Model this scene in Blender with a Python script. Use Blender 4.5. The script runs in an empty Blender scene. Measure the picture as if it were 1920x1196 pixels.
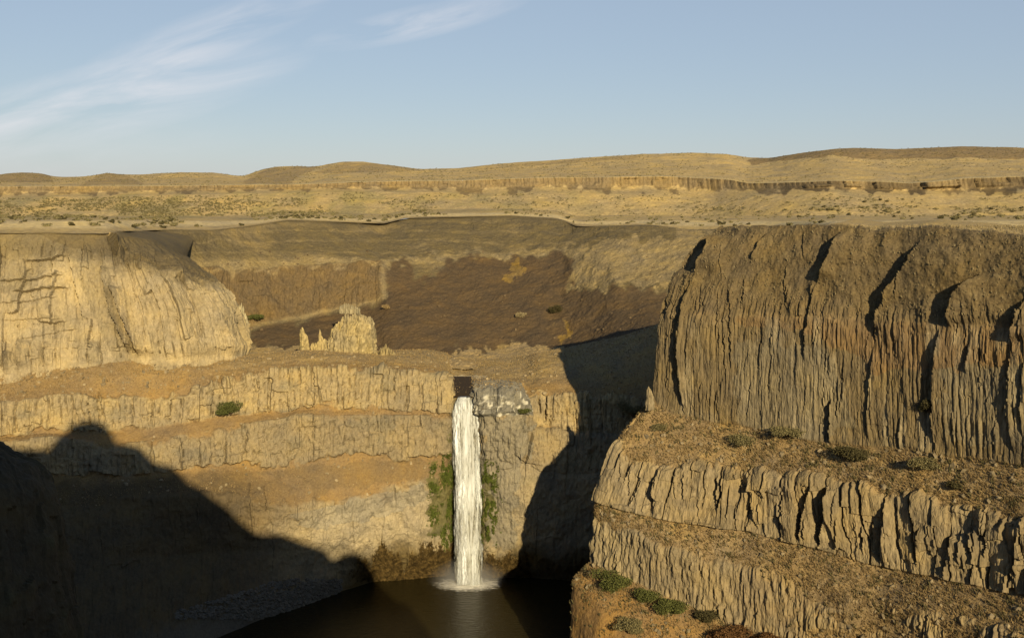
import bpy, bmesh, math, random
import numpy as np
S = bpy.context.scene
R = math.radians
# ------------------------------------------------------------------ camera, sky, sun, exposure
PITCH = R(7.8); F = 1850.0; CX, CY = 960.0, 598.0
SUN_EL, SUN_AZ = R(22.0), R(17.0)      # sun stands behind the camera and to the right
cam = bpy.data.objects.new('camera', bpy.data.cameras.new('camera'))
S.collection.objects.link(cam); S.camera = cam
cam.data.sensor_width = 36; cam.data.lens = 36*F/1920
cam.data.clip_start = 0.1; cam.data.clip_end = 30000
cam.location = (0, 0, 0); cam.rotation_euler = (R(90)-PITCH, 0, 0)
S.render.resolution_x = 1024; S.render.resolution_y = 637
S.view_settings.view_transform = 'Standard'; S.view_settings.look = 'None'
S.view_settings.exposure = 0.45; S.view_settings.gamma = 1.0
sun_dir = np.array([math.sin(SUN_AZ)*math.cos(SUN_EL), -math.cos(SUN_AZ)*math.cos(SUN_EL), math.sin(SUN_EL)])

def NT(mat):
    nt = mat.node_tree
    def n(kind, **kw):
        o = nt.nodes.new(kind)
        for k, v in kw.items():
            if k == 'ins':
                for a, b in v.items():
                    if hasattr(b, 'is_output'): nt.links.new(b, o.inputs[a])
                    else: o.inputs[a].default_value = b
            else: setattr(o, k, v)
        return o
    return nt, n

w = bpy.data.worlds.new('World'); S.world = w; w.use_nodes = True
nt, N = NT(w); nt.nodes.clear()
sky = N('ShaderNodeTexSky', sky_type='NISHITA', sun_disc=False, sun_elevation=SUN_EL, sun_rotation=math.atan2(sun_dir[0], sun_dir[1]),
        altitude=400, air_density=1.0, dust_density=0.35, ozone_density=1.5)
tc = N('ShaderNodeTexCoord'); sp = N('ShaderNodeSeparateXYZ', ins={0: tc.outputs['Generated']})
def M(op, a, b=None, c=None, clamp=False):
    d = {0: a}
    if b is not None: d[1] = b
    if c is not None: d[2] = c
    o = N('ShaderNodeMath', operation=op, ins=d); o.use_clamp = clamp
    return o.outputs[0]
# high thin cirrus lies on a layer of air: direction -> azimuth and elevation
az = M('ARCTAN2', sp.outputs[0], sp.outputs[1]); el = M('ARCSINE', sp.outputs[2])
def streak(a0, e0, ang, L, W, power, seed):
    ca, sa = math.cos(ang), math.sin(ang)
    da, de = M('SUBTRACT', az, a0), M('SUBTRACT', el, e0)
    u = M('ADD', M('MULTIPLY', da, ca), M('MULTIPLY', de, sa)); v = M('SUBTRACT', M('MULTIPLY', de, ca), M('MULTIPLY', da, sa))
    cv = N('ShaderNodeCombineXYZ', ins={0: M('MULTIPLY', u, 5.0), 1: M('MULTIPLY', v, 26.0), 2: seed})
    nz = N('ShaderNodeTexNoise', ins={'Vector': cv.outputs[0], 'Scale': 1.3, 'Detail': 7.0, 'Roughness': 0.58, 'Distortion': 0.5})
    g = M('ADD', M('POWER', M('DIVIDE', M('ABSOLUTE', u), L), 2.0), M('POWER', M('DIVIDE', M('ABSOLUTE', v), W), 2.0))
    g = M('MAXIMUM', M('SUBTRACT', 1.0, g), 0.0)
    nn = M('MULTIPLY', M('SUBTRACT', nz.outputs[0], 0.34), 2.6, clamp=True)
    return M('MULTIPLY', M('MULTIPLY', g, nn), power)
def ae(px, py):
    dx, dy = (px-CX)/F, -(py-CY)/F
    x = dx; y = dy*math.sin(PITCH)+math.cos(PITCH); z = dy*math.cos(PITCH)-math.sin(PITCH)
    r = math.sqrt(x*x+y*y+z*z); return math.atan2(x, y), math.asin(z/r)
def seg(p, q, W, power, seed):
    a, b = ae(*p), ae(*q)
    return streak((a[0]+b[0])/2, (a[1]+b[1])/2, math.atan2(b[1]-a[1], b[0]-a[0]), math.hypot(b[0]-a[0], b[1]-a[1])/2, W, power, seed)
c = M('ADD', seg((-250, 290), (600, 95), 0.036, 0.8, 1.0), seg((120, 160), (640, -25), 0.024, 0.6, 5.0))
c = M('ADD', c, seg((560, 88), (1000, -5), 0.017, 0.8, 9.0)); c = M('ADD', c, seg((-500, 330), (500, 240), 0.04, 0.2, 14.0), clamp=True)
dusty = N('ShaderNodeMapRange', interpolation_type='SMOOTHSTEP', ins={0: el, 1: 0.18, 2: 0.65, 3: 0.66, 4: 0.0})
pale = N('ShaderNodeMixRGB', ins={0: dusty.outputs[0], 1: sky.outputs[0], 2: (4.1, 4.95, 6.25, 1)})       # dusty air pales the blue
mix = N('ShaderNodeMixRGB', ins={0: c, 1: pale.outputs[0], 2: (8.6, 8.5, 8.8, 1)})
bg = N('ShaderNodeBackground', ins={0: mix.outputs[0], 1: 0.069})
out = N('ShaderNodeOutputWorld', ins={0: bg.outputs[0]})

sl = bpy.data.lights.new('sun', 'SUN'); sl.energy = 5.0; sl.angle = R(0.5); sl.color = (1.0, 0.81, 0.50)
so = bpy.data.objects.new('sun', sl); S.collection.objects.link(so)
so.rotation_euler = (R(90)-SUN_EL, 0, SUN_AZ); so.location = (40, -150, 120)

# ------------------------------------------------------------------ helpers
cp, spi = math.cos(PITCH), math.sin(PITCH)
def Tz(py):
    dy = -(np.asarray(py, float)-CY)/F
    return (dy*cp-spi)/(dy*spi+cp)          # z / Y for a line of sight
def P(px, py, Y):
    dy = -(py-CY)/F
    return np.array([Y*((px-CX)/F)/(dy*spi+cp), Y, Y*float(Tz(py))])
def project(p):
    x, y, z = p[..., 0], p[..., 1], p[..., 2]
    d = y*cp - z*spi; u = y*spi + z*cp
    d = np.where(np.abs(d) < 1e-3, 1e-3, d)
    return CX+F*x/d, CY-F*u/d
def h3(i, j, k, s=0):
    n = (i.astype(np.int64)*374761393 + j.astype(np.int64)*668265263 + k.astype(np.int64)*2147483647 + s*974634777) & 0xffffffff
    n = ((n ^ (n >> 13))*1274126177) & 0xffffffff
    n = ((n ^ (n >> 16))*2246822519) & 0xffffffff
    return ((n ^ (n >> 15)) & 0xffffff)/float(0xffffff)
def vn(x, y, z, s=0):
    i, j, k = np.floor(x), np.floor(y), np.floor(z)
    fx, fy, fz = x-i, y-j, z-k
    fx = fx*fx*(3-2*fx); fy = fy*fy*(3-2*fy); fz = fz*fz*(3-2*fz)
    r = 0
    for a in (0, 1):
        for b in (0, 1):
            for c_ in (0, 1):
                wgt = (fx if a else 1-fx)*(fy if b else 1-fy)*(fz if c_ else 1-fz)
                r = r+wgt*h3(i+a, j+b, k+c_, s)
    return r*2-1
def fbm(x, y, z, o=4, s=0, g=0.5):
    r = 0; a = 1.0; t = 0
    for q in range(o):
        r = r+a*vn(x, y, z, s+q*17); t += a; a *= g; x, y, z = x*2.03+7.1, y*2.03+3.3, z*2.03+1.7
    return r/t
def sm(e0, e1, x):
    t = np.clip((x-e0)/(e1-e0), 0, 1); return t*t*(3-2*t)
def blur(A, sig, axis):
    if sig < 0.4: return A
    r = int(math.ceil(sig*2.5)); k = np.exp(-0.5*(np.arange(-r, r+1)/sig)**2); k /= k.sum()
    A2 = np.concatenate([np.repeat(A.take([0], axis), r, axis), A, np.repeat(A.take([-1], axis), r, axis)], axis)
    out = 0; n = A.shape[axis]
    for q, kk in enumerate(k): out = out+kk*A2.take(range(q, q+n), axis)
    return out
def normals(G):
    du = np.gradient(G, axis=0); dv = np.gradient(G, axis=1)
    n = np.cross(du, dv); l = np.linalg.norm(n, axis=-1, keepdims=True); return n/np.maximum(l, 1e-9)
def inpoly(px, py, poly):
    r = np.zeros(px.shape, bool); n = len(poly); j = n-1
    for i in range(n):
        xi, yi = poly[i]; xj, yj = poly[j]
        if yi != yj:
            r ^= ((yi > py) != (yj > py)) & (px < (xj-xi)*(py-yi)/(yj-yi)+xi)
        j = i
    return r
def columns(U, Z, cw, ch, s, sharp=3.0):
    """basalt columns: depth of each column (stepped) and its convex front"""
    Uw = U/cw + 0.18*vn(U/cw*0.3, Z/(ch*0.8), 0*U, s+3)
    i = np.floor(Uw); f = Uw-i
    e = h3(i, 0*i, 0*i, s)*0.5-0.25; f2 = f-e                      # ragged column widths
    i = np.where(f2 < 0, i-1, i); e2 = h3(i, 0*i, 0*i, s)*0.5-0.25
    e3 = h3(i+1, 0*i, 0*i, s)*0.5-0.25
    f = (Uw-i-e2)/np.maximum(1+e3-e2, .2)
    j = np.floor(Z/ch + 3*h3(i, 0*i, 0*i, s+5))
    d = h3(i, j, 0*i, s+9)
    conv = 1-np.abs(2*np.clip(f, 0, 1)-1)**sharp
    tilt = (f-0.5)*(h3(i, j, 0*i, s+13)-0.5)*2
    crack = np.exp(-(np.minimum(f, 1-f)*cw/0.17)**2)*(h3(i, j, 0*i, s+15) > 0.45)
    return d, conv, tilt, crack
ALL = {}
def grid(name, stations, du, dv, sigu=1.2, sigv=0.8):
    """stations: list of rows of 3-D points; returns dense grid, row coordinate and arclength along the wall"""
    A = np.array(stations, float); ns, nr = A.shape[:2]
    us = [0.0]
    for a in range(ns-1):
        L = np.median(np.linalg.norm(A[a+1]-A[a], axis=-1)); n = max(2, int(math.ceil(L/du)))
        us += list(a+np.arange(1, n+1)/n)
    vs = [0.0]
    for b in range(nr-1):
        L = np.percentile(np.linalg.norm(A[:, b+1]-A[:, b], axis=-1), 70); n = max(2, int(math.ceil(L/dv)))
        vs += list(b+np.arange(1, n+1)/n)
    us, vs = np.array(us), np.array(vs)
    G = np.empty((len(us), nr, 3)); ia = np.arange(ns)
    for r in range(nr):
        for k in range(3): G[:, r, k] = np.interp(us, ia, A[:, r, k])
    H = np.empty((len(us), len(vs), 3)); ib = np.minimum(vs.astype(int), nr-2); fb = vs-ib
    H = G[:, ib]*(1-fb)[None, :, None]+G[:, ib+1]*fb[None, :, None]
    H = blur(blur(H, sigu/du, 0), sigv/dv, 1)
    hl = np.linalg.norm(np.diff(H[:, :, :2], axis=0), axis=-1).mean(1); U = np.concatenate([[0], np.cumsum(hl)])
    return H, np.broadcast_to(us[:, None], H.shape[:2]), np.broadcast_to(vs[None, :], H.shape[:2]), np.broadcast_to(U[:, None], H.shape[:2])
def finish(name, H, col, cliff, mat, kind='structure', keep=None):
    nu, nv = H.shape[:2]
    me = bpy.data.meshes.new(name); nvt = nu*nv
    idx = np.arange(nvt).reshape(nu, nv)
    q = np.stack([idx[:-1, :-1], idx[1:, :-1], idx[1:, 1:], idx[:-1, 1:]], -1).reshape(-1, 4)
    n = normals(H); mid = n[nu//2, nv//2]
    if (n*(-H)).sum(-1).mean() < 0: q = q[:, ::-1]; n = -n
    me.vertices.add(nvt); me.vertices.foreach_set('co', H.reshape(-1).astype(np.float32))
    me.loops.add(q.size); me.loops.foreach_set('vertex_index', q.reshape(-1).astype(np.int32))
    me.polygons.add(len(q)); me.polygons.foreach_set('loop_start', (np.arange(len(q))*4).astype(np.int32))
    me.update(calc_edges=True)
    me.polygons.foreach_set('use_smooth', np.full(len(q), name == 'plateau'))
    a = me.attributes.new('tone', 'FLOAT_COLOR', 'POINT')
    rgba = np.ones((nvt, 4), np.float32); rgba[:, :3] = col.reshape(-1, 3)*np.array([0.98, 1.0, 0.97]); a.data.foreach_set('color', rgba.reshape(-1))
    a = me.attributes.new('cliff', 'FLOAT', 'POINT'); a.data.foreach_set('value', cliff.reshape(-1).astype(np.float32))
    me.materials.append(mat)
    o = bpy.data.objects.new(name, me); S.collection.objects.link(o)
    if kind: o['kind'] = kind
    px, py = project(H)
    ALL[name] = dict(H=H, n=n, px=px, py=py, cliff=cliff, col=col, obj=o)
    return o
def mixc(c, m, rgb):
    return c*(1-m[..., None])+np.array(rgb)*m[..., None]

# ------------------------------------------------------------------ materials
def rock_material(name, bump=1.0, streakz=0.30, sc=1.0, con=1.9):
    m = bpy.data.materials.new(name); m.use_nodes = True; nt, N = NT(m); nt.nodes.clear()
    g = N('ShaderNodeNewGeometry'); at = N('ShaderNodeAttribute', attribute_name='tone'); ac = N('ShaderNodeAttribute', attribute_name='cliff')
    mp = N('ShaderNodeMapping', ins={0: g.outputs['Position'], 3: (1.0, 1.0, streakz)})
    n1 = N('ShaderNodeTexNoise', ins={'Vector': mp.outputs[0], 'Scale': 1.3*sc, 'Detail': 8.0, 'Roughness': 0.70})
    n2 = N('ShaderNodeTexNoise', ins={'Vector': g.outputs['Position'], 'Scale': 1.9*sc, 'Detail': 8.0, 'Roughness': 0.68})
    n3 = N('ShaderNodeTexNoise', ins={'Vector': g.outputs['Position'], 'Scale': 0.12*sc, 'Detail': 5.0, 'Roughness': 0.6})
    def Mt(op, a, b, c=None, cl=False):
        d = {0: a, 1: b}
        if c is not None: d[2] = c
        o = N('ShaderNodeMath', operation=op, ins=d); o.use_clamp = cl; return o.outputs[0]
    cl = ac.outputs['Fac']
    # streaky on cliffs, speckled on scree and grass
    fine = N('ShaderNodeMix', data_type='FLOAT', ins={0: cl, 2: n2.outputs[0], 3: n1.outputs[0]}).outputs[0]
    v = Mt('ADD', Mt('MULTIPLY', Mt('SUBTRACT', fine, 0.5), con), Mt('MULTIPLY', Mt('SUBTRACT', n3.outputs[0], 0.5), 1.1))
    v = Mt('MAXIMUM', Mt('ADD', v, 1.0), 0.35)
    vm = N('ShaderNodeVectorMath', operation='SCALE', ins={0: at.outputs['Color'], 'Scale': v})
    # hue drift
    hs = N('ShaderNodeHueSaturation', ins={'Color': vm.outputs[0], 'Hue': Mt('ADD', 0.5, Mt('MULTIPLY', Mt('SUBTRACT', n3.outputs['Color'] if False else n2.outputs[0], 0.5), 0.03)),
             'Saturation': Mt('ADD', 1.0, Mt('MULTIPLY', Mt('SUBTRACT', n3.outputs[0], 0.5), 0.7)), 'Value': 1.0, 'Fac': 1.0})
    bh = Mt('MULTIPLY', fine, 1.0)
    vo = N('ShaderNodeTexVoronoi', feature='DISTANCE_TO_EDGE', ins={'Vector': mp.outputs[0], 'Scale': 1.3*sc})
    crack = Mt('MULTIPLY', Mt('MULTIPLY', Mt('MINIMUM', vo.outputs[0], 0.12), 2.2), cl)
    bh = Mt('ADD', bh, crack)
    bp = N('ShaderNodeBump', ins={'Strength': 0.85*bump, 'Distance': 0.32/sc, 'Height': bh})
    b = N('ShaderNodeBsdfPrincipled', ins={'Base Color': hs.outputs[0], 'Roughness': 0.95, 'Normal': bp.outputs[0]})
    b.inputs['Specular IOR Level'].default_value = 0.15
    N('ShaderNodeOutputMaterial', ins={0: b.outputs[0]})
    return m
ROCK = rock_material('basalt_rock'); PALEROCK = rock_material('pale_rock', bump=0.8, streakz=0.65, sc=0.9, con=1.25); FARM = rock_material('far_ground', bump=0.6, sc=0.28)
def simple(name, rgb, var=0.35, scale=3.0, rough=0.9):
    m = bpy.data.materials.new(name); m.use_nodes = True; nt, N = NT(m); nt.nodes.clear()
    g = N('ShaderNodeNewGeometry'); nz = N('ShaderNodeTexNoise', ins={'Vector': g.outputs['Position'], 'Scale': scale, 'Detail': 4.0})
    cr = N('ShaderNodeMapRange', ins={0: nz.outputs[0], 1: 0.3, 2: 0.7, 3: 1-var, 4: 1+var})
    vm = N('ShaderNodeVectorMath', operation='SCALE', ins={0: rgb, 'Scale': cr.outputs[0]})
    b = N('ShaderNodeBsdfPrincipled', ins={'Base Color': vm.outputs[0], 'Roughness': rough}); b.inputs['Specular IOR Level'].default_value = 0.15
    N('ShaderNodeOutputMaterial', ins={0: b.outputs[0]}); return m

GRASS = (0.395, 0.292, 0.142); TAN = (0.43, 0.335, 0.185); BROWN = (0.118, 0.092, 0.050); ORANGE = (0.225, 0.150, 0.070)
GREY = (0.30, 0.265, 0.20); DARK_BROWN = (0.086, 0.059, 0.034); DRY = (0.32, 0.235, 0.115); GREEN = (0.10, 0.115, 0.03); DARKROCK = (0.12, 0.105, 0.07)

# ------------------------------------------------------------------ plateau and far hills
def st(px, rows): return [P(px, a, b) for a, b in rows]
RIM = [(-400, 440, 300), (0, 437, 302), (120, 438, 304), (205, 438, 308), (245, 434, 345), (290, 431, 400), (400, 432, 430), (470, 424, 450), (540, 413, 470), (620, 416, 480), (720, 419, 500), (760, 409, 515),
       (950, 405, 525), (1050, 411, 520), (1080, 424, 500), (1120, 425, 490), (1200, 422, 480), (1270, 430, 468), (1310, 432, 462), (1350, 430, 455), (1430, 428, 430), (1480, 426, 380), (1530, 425, 300), (1570, 423, 248), (1640, 430, 240),
       (1700, 436, 232), (1760, 428, 226), (1850, 433, 216), (1920, 442, 208), (2050, 440, 195), (2300, 440, 175)]
rx, ry, rY = [np.array([r[k] for r in RIM], float) for k in range(3)]
SK = [(-400, 325), (0, 327), (30, 323), (75, 324), (95, 330), (130, 332), (165, 330), (200, 324), (235, 327), (265, 327), (330, 323), (400, 323), (455, 331), (490, 317), (530, 311), (570, 311), (590, 313), (640, 303),
      (680, 303), (730, 309), (790, 317), (860, 315), (890, 312), (940, 306), (1050, 299), (1130, 293), (1200, 289), (1300, 286), (1360, 288), (1400, 295), (1440, 296), (1500, 287), (1560, 279), (1600, 277), (1680, 279), (1800, 274), (1920, 277), (2300, 280)]
sk = np.array(SK, float)
ST_TOP = [(-400, 350), (0, 350), (300, 349), (560, 346), (700, 341), (860, 339), (1000, 334), (1250, 331), (1370, 337), (1400, 344), (1500, 342), (1560, 339), (1650, 341), (1700, 344), (1740, 341), (1800, 335), (1920, 331), (2300, 330)]
ST_BOT = [(-400, 371), (0, 371), (300, 366), (560, 361), (700, 360), (850, 361), (900, 366), (1000, 361), (1150, 364), (1250, 362), (1330, 374), (1400, 365), (1500, 364), (1560, 360), (1650, 366), (1700, 367), (1740, 364), (1800, 367), (1860, 367), (1920, 362), (2300, 362)]
tt, tb = np.array(ST_TOP, float), np.array(ST_BOT, float)
sta = []
for px in list(np.arange(-400, 2301, 20)):
    r_y, r_Y = np.interp(px, rx, ry), np.interp(px, rx, rY)
    top, bot, crest = np.interp(px, tt[:, 0], tt[:, 1]), np.interp(px, tb[:, 0], tb[:, 1]), np.interp(px, sk[:, 0], sk[:, 1])
    Ys = 830-110*float(sm(1240, 1560, px))
    Yc = 1500-130*float(sm(440, 640, px))-120*float(sm(1380, 1560, px))
    m1 = min(r_y-6, 416); m2 = 0.78*m1+0.22*bot
    rows = [(r_y+0.4, r_Y-0.8), (r_y, r_Y), (m1, r_Y*1.12), (m2, Ys-100), (bot, Ys-34), (top, Ys), (top-1.2, Ys*1.2), (0.45*top+0.55*crest, Yc*0.90), (crest+0.5, Yc)]
    s_ = [P(px, a, b) for a, b in rows]
    l = s_[-1]; s_.append(l+np.array([l[0]*0.3, Yc*0.3, -8.0])); s_.append(l+np.array([l[0]*2, Yc*2, -60.0]))
    sta.append(s_)
# spacing follows distance, so the sheet is built strip by strip on one grid
A = np.array(sta); nsx = A.shape[0]
us = np.linspace(0, nsx-1, 1900)
nvs = [3, 40, 40, 90, 30, 22, 60, 60, 6, 6]
vs = np.concatenate([[0.0]]+[b+np.arange(1, n+1)/n for b, n in enumerate(nvs)])
G = np.empty((len(us), A.shape[1], 3))
for r in range(A.shape[1]):
    for k in range(3): G[:, r, k] = np.interp(us, np.arange(nsx), A[:, r, k])
ib = np.minimum(vs.astype(int), A.shape[1]-2); fb = vs-ib
fbS = np.where((ib >= 4) & (ib <= 4), sm(0, 1, fb), fb)
H = G[:, ib]*(1-fbS)[None, :, None]+G[:, ib+1]*fbS[None, :, None]
m4 = ib == 4; f4 = fb[m4]
for k, ff4 in ((0, 1-(1-f4)**2.4), (1, 1-(1-f4)**2.4), (2, f4**1.15)): H[:, m4, k] = G[:, 4:5, k]*(1-ff4)+G[:, 5:6, k]*ff4
H = blur(H, 3, 0)
V = np.broadcast_to(vs[None, :], H.shape[:2])
x, y, z = H[..., 0], H[..., 1], H[..., 2]; px, py = project(H)
scar = sm(3.9, 4.1, V)*(1-sm(5.0, 5.12, V))
big = fbm(x/140, y/140, 0*x, 4, 3); med = fbm(x/26, y/26, 0*x, 4, 9); fin = fbm(x/6, y/6, 0*x, 3, 21)
fade = sm(1.0, 1.5, V)
H[..., 2] += fade*(1-scar)*(med*0.9+fin*0.45)*np.clip(y/700, 0.3, 1.6)*(1-0.6*sm(7.6, 8, V))
gul = 1-np.abs(fbm(x/60, y/60, 0*x, 3, 77))*2.2
d, cv, _, _ = columns(x*1.0, z, 3.2, 9, 5); d2, cv2, _, _ = columns(x*1.0+40, z, 12.0, 14, 6)
H[..., 1] -= scar*sm(4.35, 4.7, V)*(d*2.5+cv*1+d2*6*sm(1300, 1700, px)+d2*2.5+gul*2)
col = np.broadcast_to(np.array(GRASS), H.shape).copy()
n_ = fbm(px/90, py/14, 0*px, 4, 31); n2_ = fbm(x/12, y/30, 0*x, 4, 41)
col = mixc(col, sm(0.0, 0.6, n_)*0.45, (0.34, 0.25, 0.12))
col = mixc(col, sm(0.05, 0.5, n2_)*0.35, (0.30, 0.235, 0.12))
# sage flat, greener to the left
sage = sm(2.1, 2.5, V)*(1-sm(4.0, 4.3, V))*(1-sm(500, 1300, px)*0.75)
col = mixc(col, sage*sm(-0.25, 0.35, n2_)*0.55, (0.22, 0.19, 0.085))
pyt = np.interp(px, tt[:, 0], tt[:, 1]); pyb = np.interp(px, tb[:, 0], tb[:, 1]); fr = (py-pyt)/(pyb-pyt)
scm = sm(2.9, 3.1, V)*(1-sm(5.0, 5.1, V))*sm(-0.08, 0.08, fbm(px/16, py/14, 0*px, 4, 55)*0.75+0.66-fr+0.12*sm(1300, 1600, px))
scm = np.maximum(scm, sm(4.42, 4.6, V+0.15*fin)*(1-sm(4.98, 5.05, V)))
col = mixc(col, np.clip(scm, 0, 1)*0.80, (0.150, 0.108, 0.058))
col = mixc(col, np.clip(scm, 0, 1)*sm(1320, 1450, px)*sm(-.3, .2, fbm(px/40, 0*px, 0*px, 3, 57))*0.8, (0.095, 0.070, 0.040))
lip = sm(4.96, 5.03, V)*(1-sm(5.3, 5.9, V)); col = mixc(col, lip*0.8, (0.46, 0.36, 0.19))
# darker caps on the hills
cap = inpoly(px+fin*3, py+med*2, [(1400, 300), (1500, 283), (1600, 270), (1930, 268), (2400, 270), (2400, 297), (1700, 297), (1600, 296), (1560, 291), (1490, 300), (1410, 308)]).astype(float)
cap2 = inpoly(px+fin*5, py+med*3, [(450, 345), (500, 316), (590, 308), (600, 312), (560, 332), (540, 347)])*0.5 + inpoly(px+fin*8, py+med*3, [(590, 325), (650, 305), (740, 308), (790, 320), (700, 324)])*0.45 \
    + inpoly(px+fin*5, py+med*2, [(150, 350), (190, 324), (230, 326), (270, 346)])*0.5 + inpoly(px, py+med*2, [(-400, 320), (90, 320), (100, 342), (-400, 346)])*0.6 + inpoly(px+fin*8, py+med*2, [(900, 318), (1100, 296), (1200, 292), (1190, 298), (1040, 308)])*0.35
col = mixc(col, np.clip(cap*0.85+cap2, 0, 1), (0.19, 0.135, 0.072))
strip = sm(1.25, 1.6, V)*(1-sm(2.0, 2.2, V)); col = mixc(col, strip*0.6, (0.62, 0.49, 0.27))
edge = 1-sm(1.0, 1.12, V); col = mixc(col, edge*0.5, (0.30, 0.22, 0.11))
finish('plateau', H, col, scar, FARM)
del G, A

# ------------------------------------------------------------------ upper canyon wall, behind the falls
BW = [  # px, [(py, Y) x 6]: rim, foot of rim slope, ledge, foot of band, foot of scree, floor
 (200, [(440, 345), (480, 350), (500, 345), (600, 345), (640, 340), (670, 325)]),
 (290, [(431, 400), (470, 392), (498, 388), (600, 380), (640, 365), (670, 335)]),
 (400, [(432, 430), (478, 418), (502, 412), (612, 402), (645, 378), (672, 335)]),
 (470, [(424, 450), (478, 428), (502, 422), (612, 410), (648, 382), (674, 335)]),
 (540, [(413, 470), (478, 440), (500, 434), (600, 420), (648, 385), (676, 335)]),
 (620, [(416, 480), (480, 445), (498, 440), (588, 426), (650, 388), (678, 335)]),
 (700, [(419, 500), (485, 452), (494, 446), (568, 430), (655, 385), (680, 335)]),
 (725, [(417, 510), (487, 454), (495, 448), (560, 425), (657, 380), (682, 335)]),
 (780, [(408, 518), (482, 462), (500, 452), (560, 425), (658, 380), (684, 335)]),
 (860, [(407, 522), (470, 470), (484, 462), (565, 425), (652, 385), (690, 335)]),
 (960, [(405, 525), (466, 472), (480, 464), (565, 425), (645, 388), (692, 335)]),
 (1050, [(411, 520), (460, 470), (478, 462), (565, 422), (640, 385), (690, 330)]),
 (1085, [(425, 500), (460, 466), (482, 452), (565, 415), (640, 380), (688, 330)]),
 (1150, [(424, 482), (455, 452), (500, 425), (560, 400), (618, 372), (668, 325)]),
 (1220, [(422, 476), (445, 450), (500, 422), (560, 396), (604, 362), (645, 320)]),
 (1290, [(431, 466), (450, 440), (500, 415), (560, 390), (600, 358), (640, 315)]),
 (1400, [(430, 448), (460, 430), (520, 405), (590, 380), (660, 350), (710, 300)]),
 (1500, [(432, 410), (480, 380), (540, 360), (600, 340), (670, 320), (720, 285)])]
H, us_, V, U = grid('upper', [[P(px, r_[0][0]-1.0, r_[0][1]+3)]+[P(px, a, b) for a, b in r_] for px, r_ in BW], 0.55, 0.5, 2.5, 1.2)
V = V-1.0
px, py = project(H); x, y, z = H[..., 0], H[..., 1], H[..., 2]
big = fbm(x/38, y/38, z/38, 4, 11); med = fbm(x/9, y/9, z/9, 4, 12); fin = fbm(x/2.4, y/2.4, z/2.4, 3, 13)
Vn = V+med*0.12
band = sm(1.9, 2.05, Vn)*(1-sm(2.9, 3.1, Vn))*(1-sm(712, 726, px))
rimc = sm(0.0, 0.1, Vn)*(1-sm(0.35, 0.6, Vn))
n = normals(H); n *= np.where((n*(-H)).sum(-1, keepdims=True) < 0, -1, 1)
d, cv, _, _ = columns(U, z, 1.8, 9, 15); d2, cv2, _, _ = columns(U, z, 6.5, 14, 16)
fade = sm(0, 0.2, V)
disp = fade*(big*3.0+med*1.1+fin*0.45+0.3*fbm(x, y, z, 3, 65))+(band+0.35*rimc)*(d*0.35+cv*0.1+d2*1.0+1.0*fbm(U/3, z/4, 0*z, 4, 66))
H += n*disp[..., None]
jx, jy = px+fbm(px/14, py/14, 0*px, 4, 61)*30, py+fbm(px/14, py/14, 0*px, 4, 62)*26
col = np.broadcast_to(np.array(BROWN), H.shape).copy()
col = mixc(col, sm(0.1, 0.6, fbm(px/60, py/16, 0*px, 4, 63))*0.5, (0.22, 0.165, 0.085))
col = mixc(col, sm(1.0, 1.5, Vn)*(1-sm(1.95, 2.02, Vn))*0.5, (0.23, 0.175, 0.09))
col = mixc(col, band*0.85, (0.128, 0.088, 0.045))
stk = np.sin(py/3.1+2.2*fbm(px/60, py/30, 0*px, 3, 64))
col = mixc(col, sm(0.72, 1.0, stk)*(1-band)*sm(0, .2, Vn)*(1-sm(1.9, 2, Vn))*0.14, (0.33, 0.25, 0.13))
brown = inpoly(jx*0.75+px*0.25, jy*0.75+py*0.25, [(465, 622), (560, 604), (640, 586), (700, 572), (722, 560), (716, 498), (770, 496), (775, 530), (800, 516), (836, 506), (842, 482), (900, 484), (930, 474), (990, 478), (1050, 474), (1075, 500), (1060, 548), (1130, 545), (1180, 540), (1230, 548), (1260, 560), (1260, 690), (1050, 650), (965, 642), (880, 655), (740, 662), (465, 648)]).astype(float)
upper_tan = inpoly(jx, jy, [(1060, 480), (1110, 462), (1180, 448), (1240, 452), (1270, 430), (1330, 440), (1330, 540), (1225, 540), (1150, 538), (1060, 545)]).astype(float)
col = mixc(col, upper_tan*(0.55+0.3*np.clip(fin, -1, 1)), (0.27, 0.205, 0.108))
col = mixc(col, blur(blur(brown, 1.0, 0), 1.0, 1)*0.97, DARK_BROWN)  # darker brown tone over the slope behind the falls
spots = inpoly(jx, jy, [(1045, 600), (1060, 605), (1080, 635), (1062, 634)])+inpoly(jx, jy, [(955, 495), (975, 482), (985, 505), (970, 520), (955, 515)])
col = mixc(col, np.clip(spots, 0, 1)*0.6, (0.22, 0.145, 0.045))
ledge = np.exp(-((py-np.interp(px, [465, 560, 640, 700, 722], [617, 598, 580, 566, 552]))/4.5)**2)*(px > 462)*(px < 727)
ledge = np.maximum(ledge, np.exp(-((px-719)/5)**2)*(py > 490)*(py < 560))
col = mixc(col, np.clip(ledge, 0, 1)*0.6, (0.27, 0.205, 0.105))
topl = np.exp(-((jy-np.interp(px, [380, 520, 700, 760, 880, 960, 1060, 1090], [508, 502, 494, 490, 470, 468, 466, 440]))/4.0)**2)*(px > 360)*(px < 1080)
col = mixc(col, topl*0.5, (0.29, 0.22, 0.115))
fl = sm(3.85, 4.05, Vn)*(1-brown); col = mixc(col, fl*0.85, (0.31, 0.225, 0.115))
finish('upper_canyon_wall', H, col, np.clip(band+0.4*rimc+0.3*brown, 0, 1), ROCK)

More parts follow.
